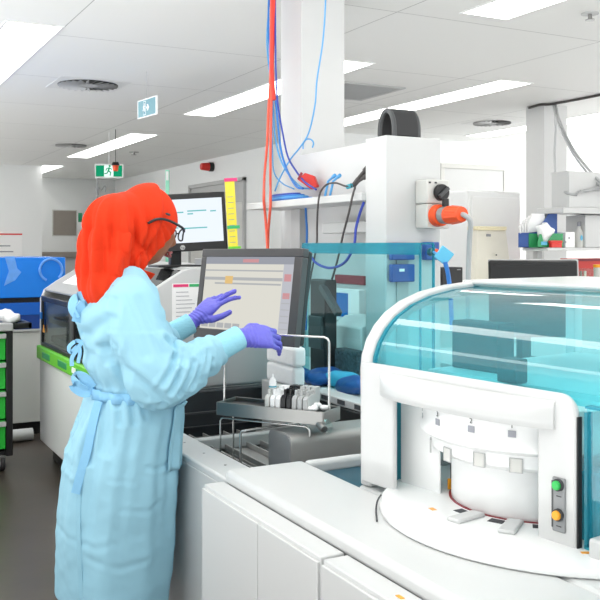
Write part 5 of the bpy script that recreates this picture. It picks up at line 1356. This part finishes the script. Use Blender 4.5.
# --- hijab
hj = MB()
hj.ell(HC + HR @ Vector((-.006, 0, .008)), (.105, .089, .128), HR, 40, 24)
hj.ell(HC + Vector((-.060, -.004, .004)), (.090, .092, .104), None, 36, 20)
hj.ell(HC + Vector((-.100, -.010, .010)), (.086, .092, .090), Matrix.Rotation(rad(-25), 3, 'Y'), 36, 20)
hj.ell(HC + Vector((-.112, -.01, -.05)), (.084, .096, .10), None, 36, 20)
hj.ell(HC + Vector((-.126, -.01, -.115)), (.074, .102, .115), Matrix.Rotation(rad(4), 3, 'Y'), 36, 20)
hj.ell(HC + Vector((-.146, -.02, -.175)), (.056, .098, .070), None, 36, 20)
hj.ell(HC + Vector((-.058, -.005, -.105)), (.086, .082, .078), None, 36, 20)
hj_me = remeshed(hj, .0042, 12, .5)
hj_me.update(); nrm = [v.normal.copy() for v in hj_me.vertices]
for v, n in zip(hj_me.vertices, nrm):
    c = v.co; l = ip @ (c - HC); d = 0
    # drape folds on the hanging part, tight pleats round the cheek
    back = min(1, max(0, (-.02 - l.x)/.05)); low = min(1, max(0, (.06 - l.z)/.12))
    wa = math.atan2(c.y - HC.y, c.x - (HC.x - .07)) 
    low *= min(1, max(.25, (l.z + .26)/.09))
    d += back*low*(.0125*math.sin(12*wa + 3*noise.noise(c*9)) + .005*math.sin(29*wa + 8*c.z))
    if back < 1 and l.z < .03:
        an = math.atan2(l.z - .06, l.x + .05)
        d += (1 - back)*.0045*math.sin(26*an + 2*noise.noise(c*14))*min(1, max(0, (.03 - l.z)/.05))
    d += .003*noise.noise(c*18)
    # overlap edge where the outer wrap lies over the cap
    seam = l.x + .006 + .25*max(0, -l.z)
    d += .013/(1 + math.exp(max(-40, min(40, seam/.002))))
    v.co = c + n*d
    l = ip @ (v.co - HC)
    # opening for the face
    e = l.x - (.060 + .58*l.z)
    if e > 0 and -.135 < l.z < .036 and abs(l.y) < .088:
        k = min(1, (.036 - l.z)/.02)
        v.co = HC + HR @ Vector((l.x - min(.055, e*3.0)*k, l.y*(1 - .12*min(1, e*40)*k), l.z))
hij = link('head_scarf', hj_me, [M['hijab']], person, smooth=75)
tag(hij, 'orange-red jersey head scarf')
pin = HC + HR @ Vector((.012, -.094, .050))
MB().use('inkdark').ell(pin, (.009, .004, .004), Matrix.Rotation(rad(20), 3, 'Y'), 12, 8).build('scarf_pin', None, hij)
# --- glasses
fr = MB().use('black')
def HL(x, y, z): return HC + HR @ Vector((x, y, z))
gl = None
for sy in (-1, 1):
    ring = []
    for i in range(25):
        a = 2*PI*i/24; ring.append(HL(.112 - .012*abs(math.cos(a))**2*(1 if math.cos(a) > 0 else 0) , sy*(.033 + .025*math.cos(a)), .010 + .020*math.sin(a)))
    fr.tube(ring, .0025, 8)
    fr.tube(spline([HL(.101, sy*.058, .018), HL(.08, sy*.083, .023), HL(.04, sy*.099, .028), HL(.0, sy*.104, .030), HL(-.03, sy*.105, .022), HL(-.052, sy*.101, .004)], 5), .0042, 8)
fr.tube([HL(.112, -.009, .014), HL(.118, 0, .017), HL(.112, .009, .014)], .0024, 8)
glasses = fr.build('glasses', None, person); tag(glasses, 'black framed glasses worn over the head scarf')
for sy in (-1, 1):
    MB().use('lensglass').cyl(HL(.1065, sy*.033, .010), HL(.1075, sy*.033, .010), .021, None, 24).build('lens', None, glasses)
    e_ = MB().use('eye').ell(HL(.070, sy*.031, .013), (.0125, .0125, .0125), HR, 18, 12).build('eye', None, person)
    MB().use('iris').ell(HL(.0795, sy*.030, .011), (.004, .0058, .0058), HR, 14, 8).build('iris', None, e_)
mb = MB().use('lip')
mb.tube(spline([HL(.086, -.020, -.0565), HL(.0985, -.010, -.052), HL(.102, 0, -.0525), HL(.0985, .010, -.052), HL(.086, .020, -.0565)], 5), 0, 8, [.0015] + [.0042]*19 + [.0015])
mb.tube(spline([HL(.086, -.018, -.0585), HL(.098, -.009, -.0635), HL(.101, 0, -.064), HL(.098, .009, -.0635), HL(.086, .018, -.0585)], 5), 0, 8, [.0015] + [.0048]*19 + [.0015])
mb.build('lips', None, person, smooth=60)
# --- gloved hands
def hand(Wp, d, n, left, fingers, thumb, label):
    d = d.normalized(); n = (n - d*n.dot(d)).normalized()
    s = d.cross(n) if left else n.cross(d)        # towards the thumb side
    mb = MB()
    def Pt(a, b, c): return Wp + d*a + s*b + n*c
    # palm: flattened loft from the wrist to the knuckles
    rings = []
    for a, hw, ht, sh, lift in ((-.065, .026, .022, 0, 0), (-.035, .028, .0235, 0, 0), (-.01, .029, .022, 0, 0), (.015, .034, .021, .003, 0), (.04, .040, .019, .004, .002), (.065, .042, .016, .003, .003), (.085, .041, .0135, .002, .002), (.094, .036, .010, .002, .0)):
        ring = []
        for j in range(20):
            t = 2*PI*j/20; c, q = math.cos(t), math.sin(t)
            ring.append(Pt(a, sh + math.copysign(abs(c)**.8, c)*hw, lift + math.copysign(abs(q)**.8, q)*ht))
        rings.append(ring)
    mb.loft(rings)
    spec = [(.030, .086, (.043, .026, .021), .0095), (.010, .092, (.048, .030, .022), .0098), (-.011, .089, (.044, .028, .021), .0092), (-.029, .080, (.034, .021, .018), .0080)]
    for (b0, a0, lens_, r), (splay, c1, c2, c3) in zip(spec, fingers):
        p = Pt(a0 - .014, b0, .001); dirv = (d*math.cos(rad(splay)) + s*math.sin(rad(splay))).normalized()
        ax = dirv.cross(n).normalized()          # curl axis: turns the finger towards -n
        pts = [p]; rs = [r*1.06]; cur = dirv.copy(); q = Pt(a0, b0, .002); pts.append(q); rs.append(r*1.08)
        for L_, c_, k in zip(lens_, (c1, c2, c3), (1.0, .95, .82)):
            cur = Matrix.Rotation(-rad(c_), 3, ax) @ cur
            m_ = q + cur*L_*.5; q = q + cur*L_; pts += [m_, q]; rs += [r*k*.95, r*k]
        mb.tube(pts, 0, 12, rs)
        mb.ell(q, (r*.82,)*3, None, 12, 8)
        for i_ in (1, 3, 5): mb.ell(pts[i_], (rs[i_]*1.03,)*3, None, 12, 8)
    tb = [Pt(.012, .024, -.006)]
    dirs, lens_, rs = thumb
    for (da, ds, dn), L_ in zip(dirs, lens_): tb.append(tb[-1] + (d*da + s*ds + n*dn).normalized()*L_)
    mb.tube(tb, 0, 12, rs); mb.ell(tb[-1], (rs[-1],)*3, None, 12, 8)
    for i_ in range(len(tb)-1): mb.ell(tb[i_], (rs[i_],)*3, None, 12, 8)
    me = remeshed(mb, .0026, 4, .5)
    # wrinkles across the wrist of the glove
    for v in me.vertices:
        l = v.co - Wp; a = l.dot(d)
        if a < .03: v.co += (l - d*a).normalized()*.0016*math.sin(a*520 + 3*noise.noise(v.co*40))
    g_ = link('glove', me, [M['glove']], person, smooth=75); tag(g_, label)
    return g_
# near hand: closes on the carrier handle, back of the hand to the camera, thumb uppermost
dR = Vector((.93, .14, -.06)); nR = Vector((-.12, -.80, .58))
hand(W_R + dR.normalized()*.028, dR, nR, False, [(4, 22, 34, 22), (0, 24, 34, 24), (-3, 22, 32, 22), (-8, 18, 26, 20)],
     ([(.62, .55, -.25), (.85, .22, -.25), (.92, -.12, -.3)], (.042, .034, .026), (.0155, .013, .0112, .0095)), 'violet-blue nitrile glove closed on the carrier handle')
# far hand: spread fingers touching the screen
dL = Vector((.74, -.03, .60)); nL = Vector((-.62, -.34, .66))
hand(W_L + dL.normalized()*.03, dL, nL, True, [(10, 10, 16, 12), (1, 8, 12, 10), (-7, 22, 26, 18), (-15, 30, 30, 20)],
     ([(.60, .72, -.15), (.80, .45, -.1), (.90, .25, -.1)], (.040, .034, .028), (.0155, .013, .0112, .0095)), 'violet-blue nitrile glove with spread fingers at the touch screen')
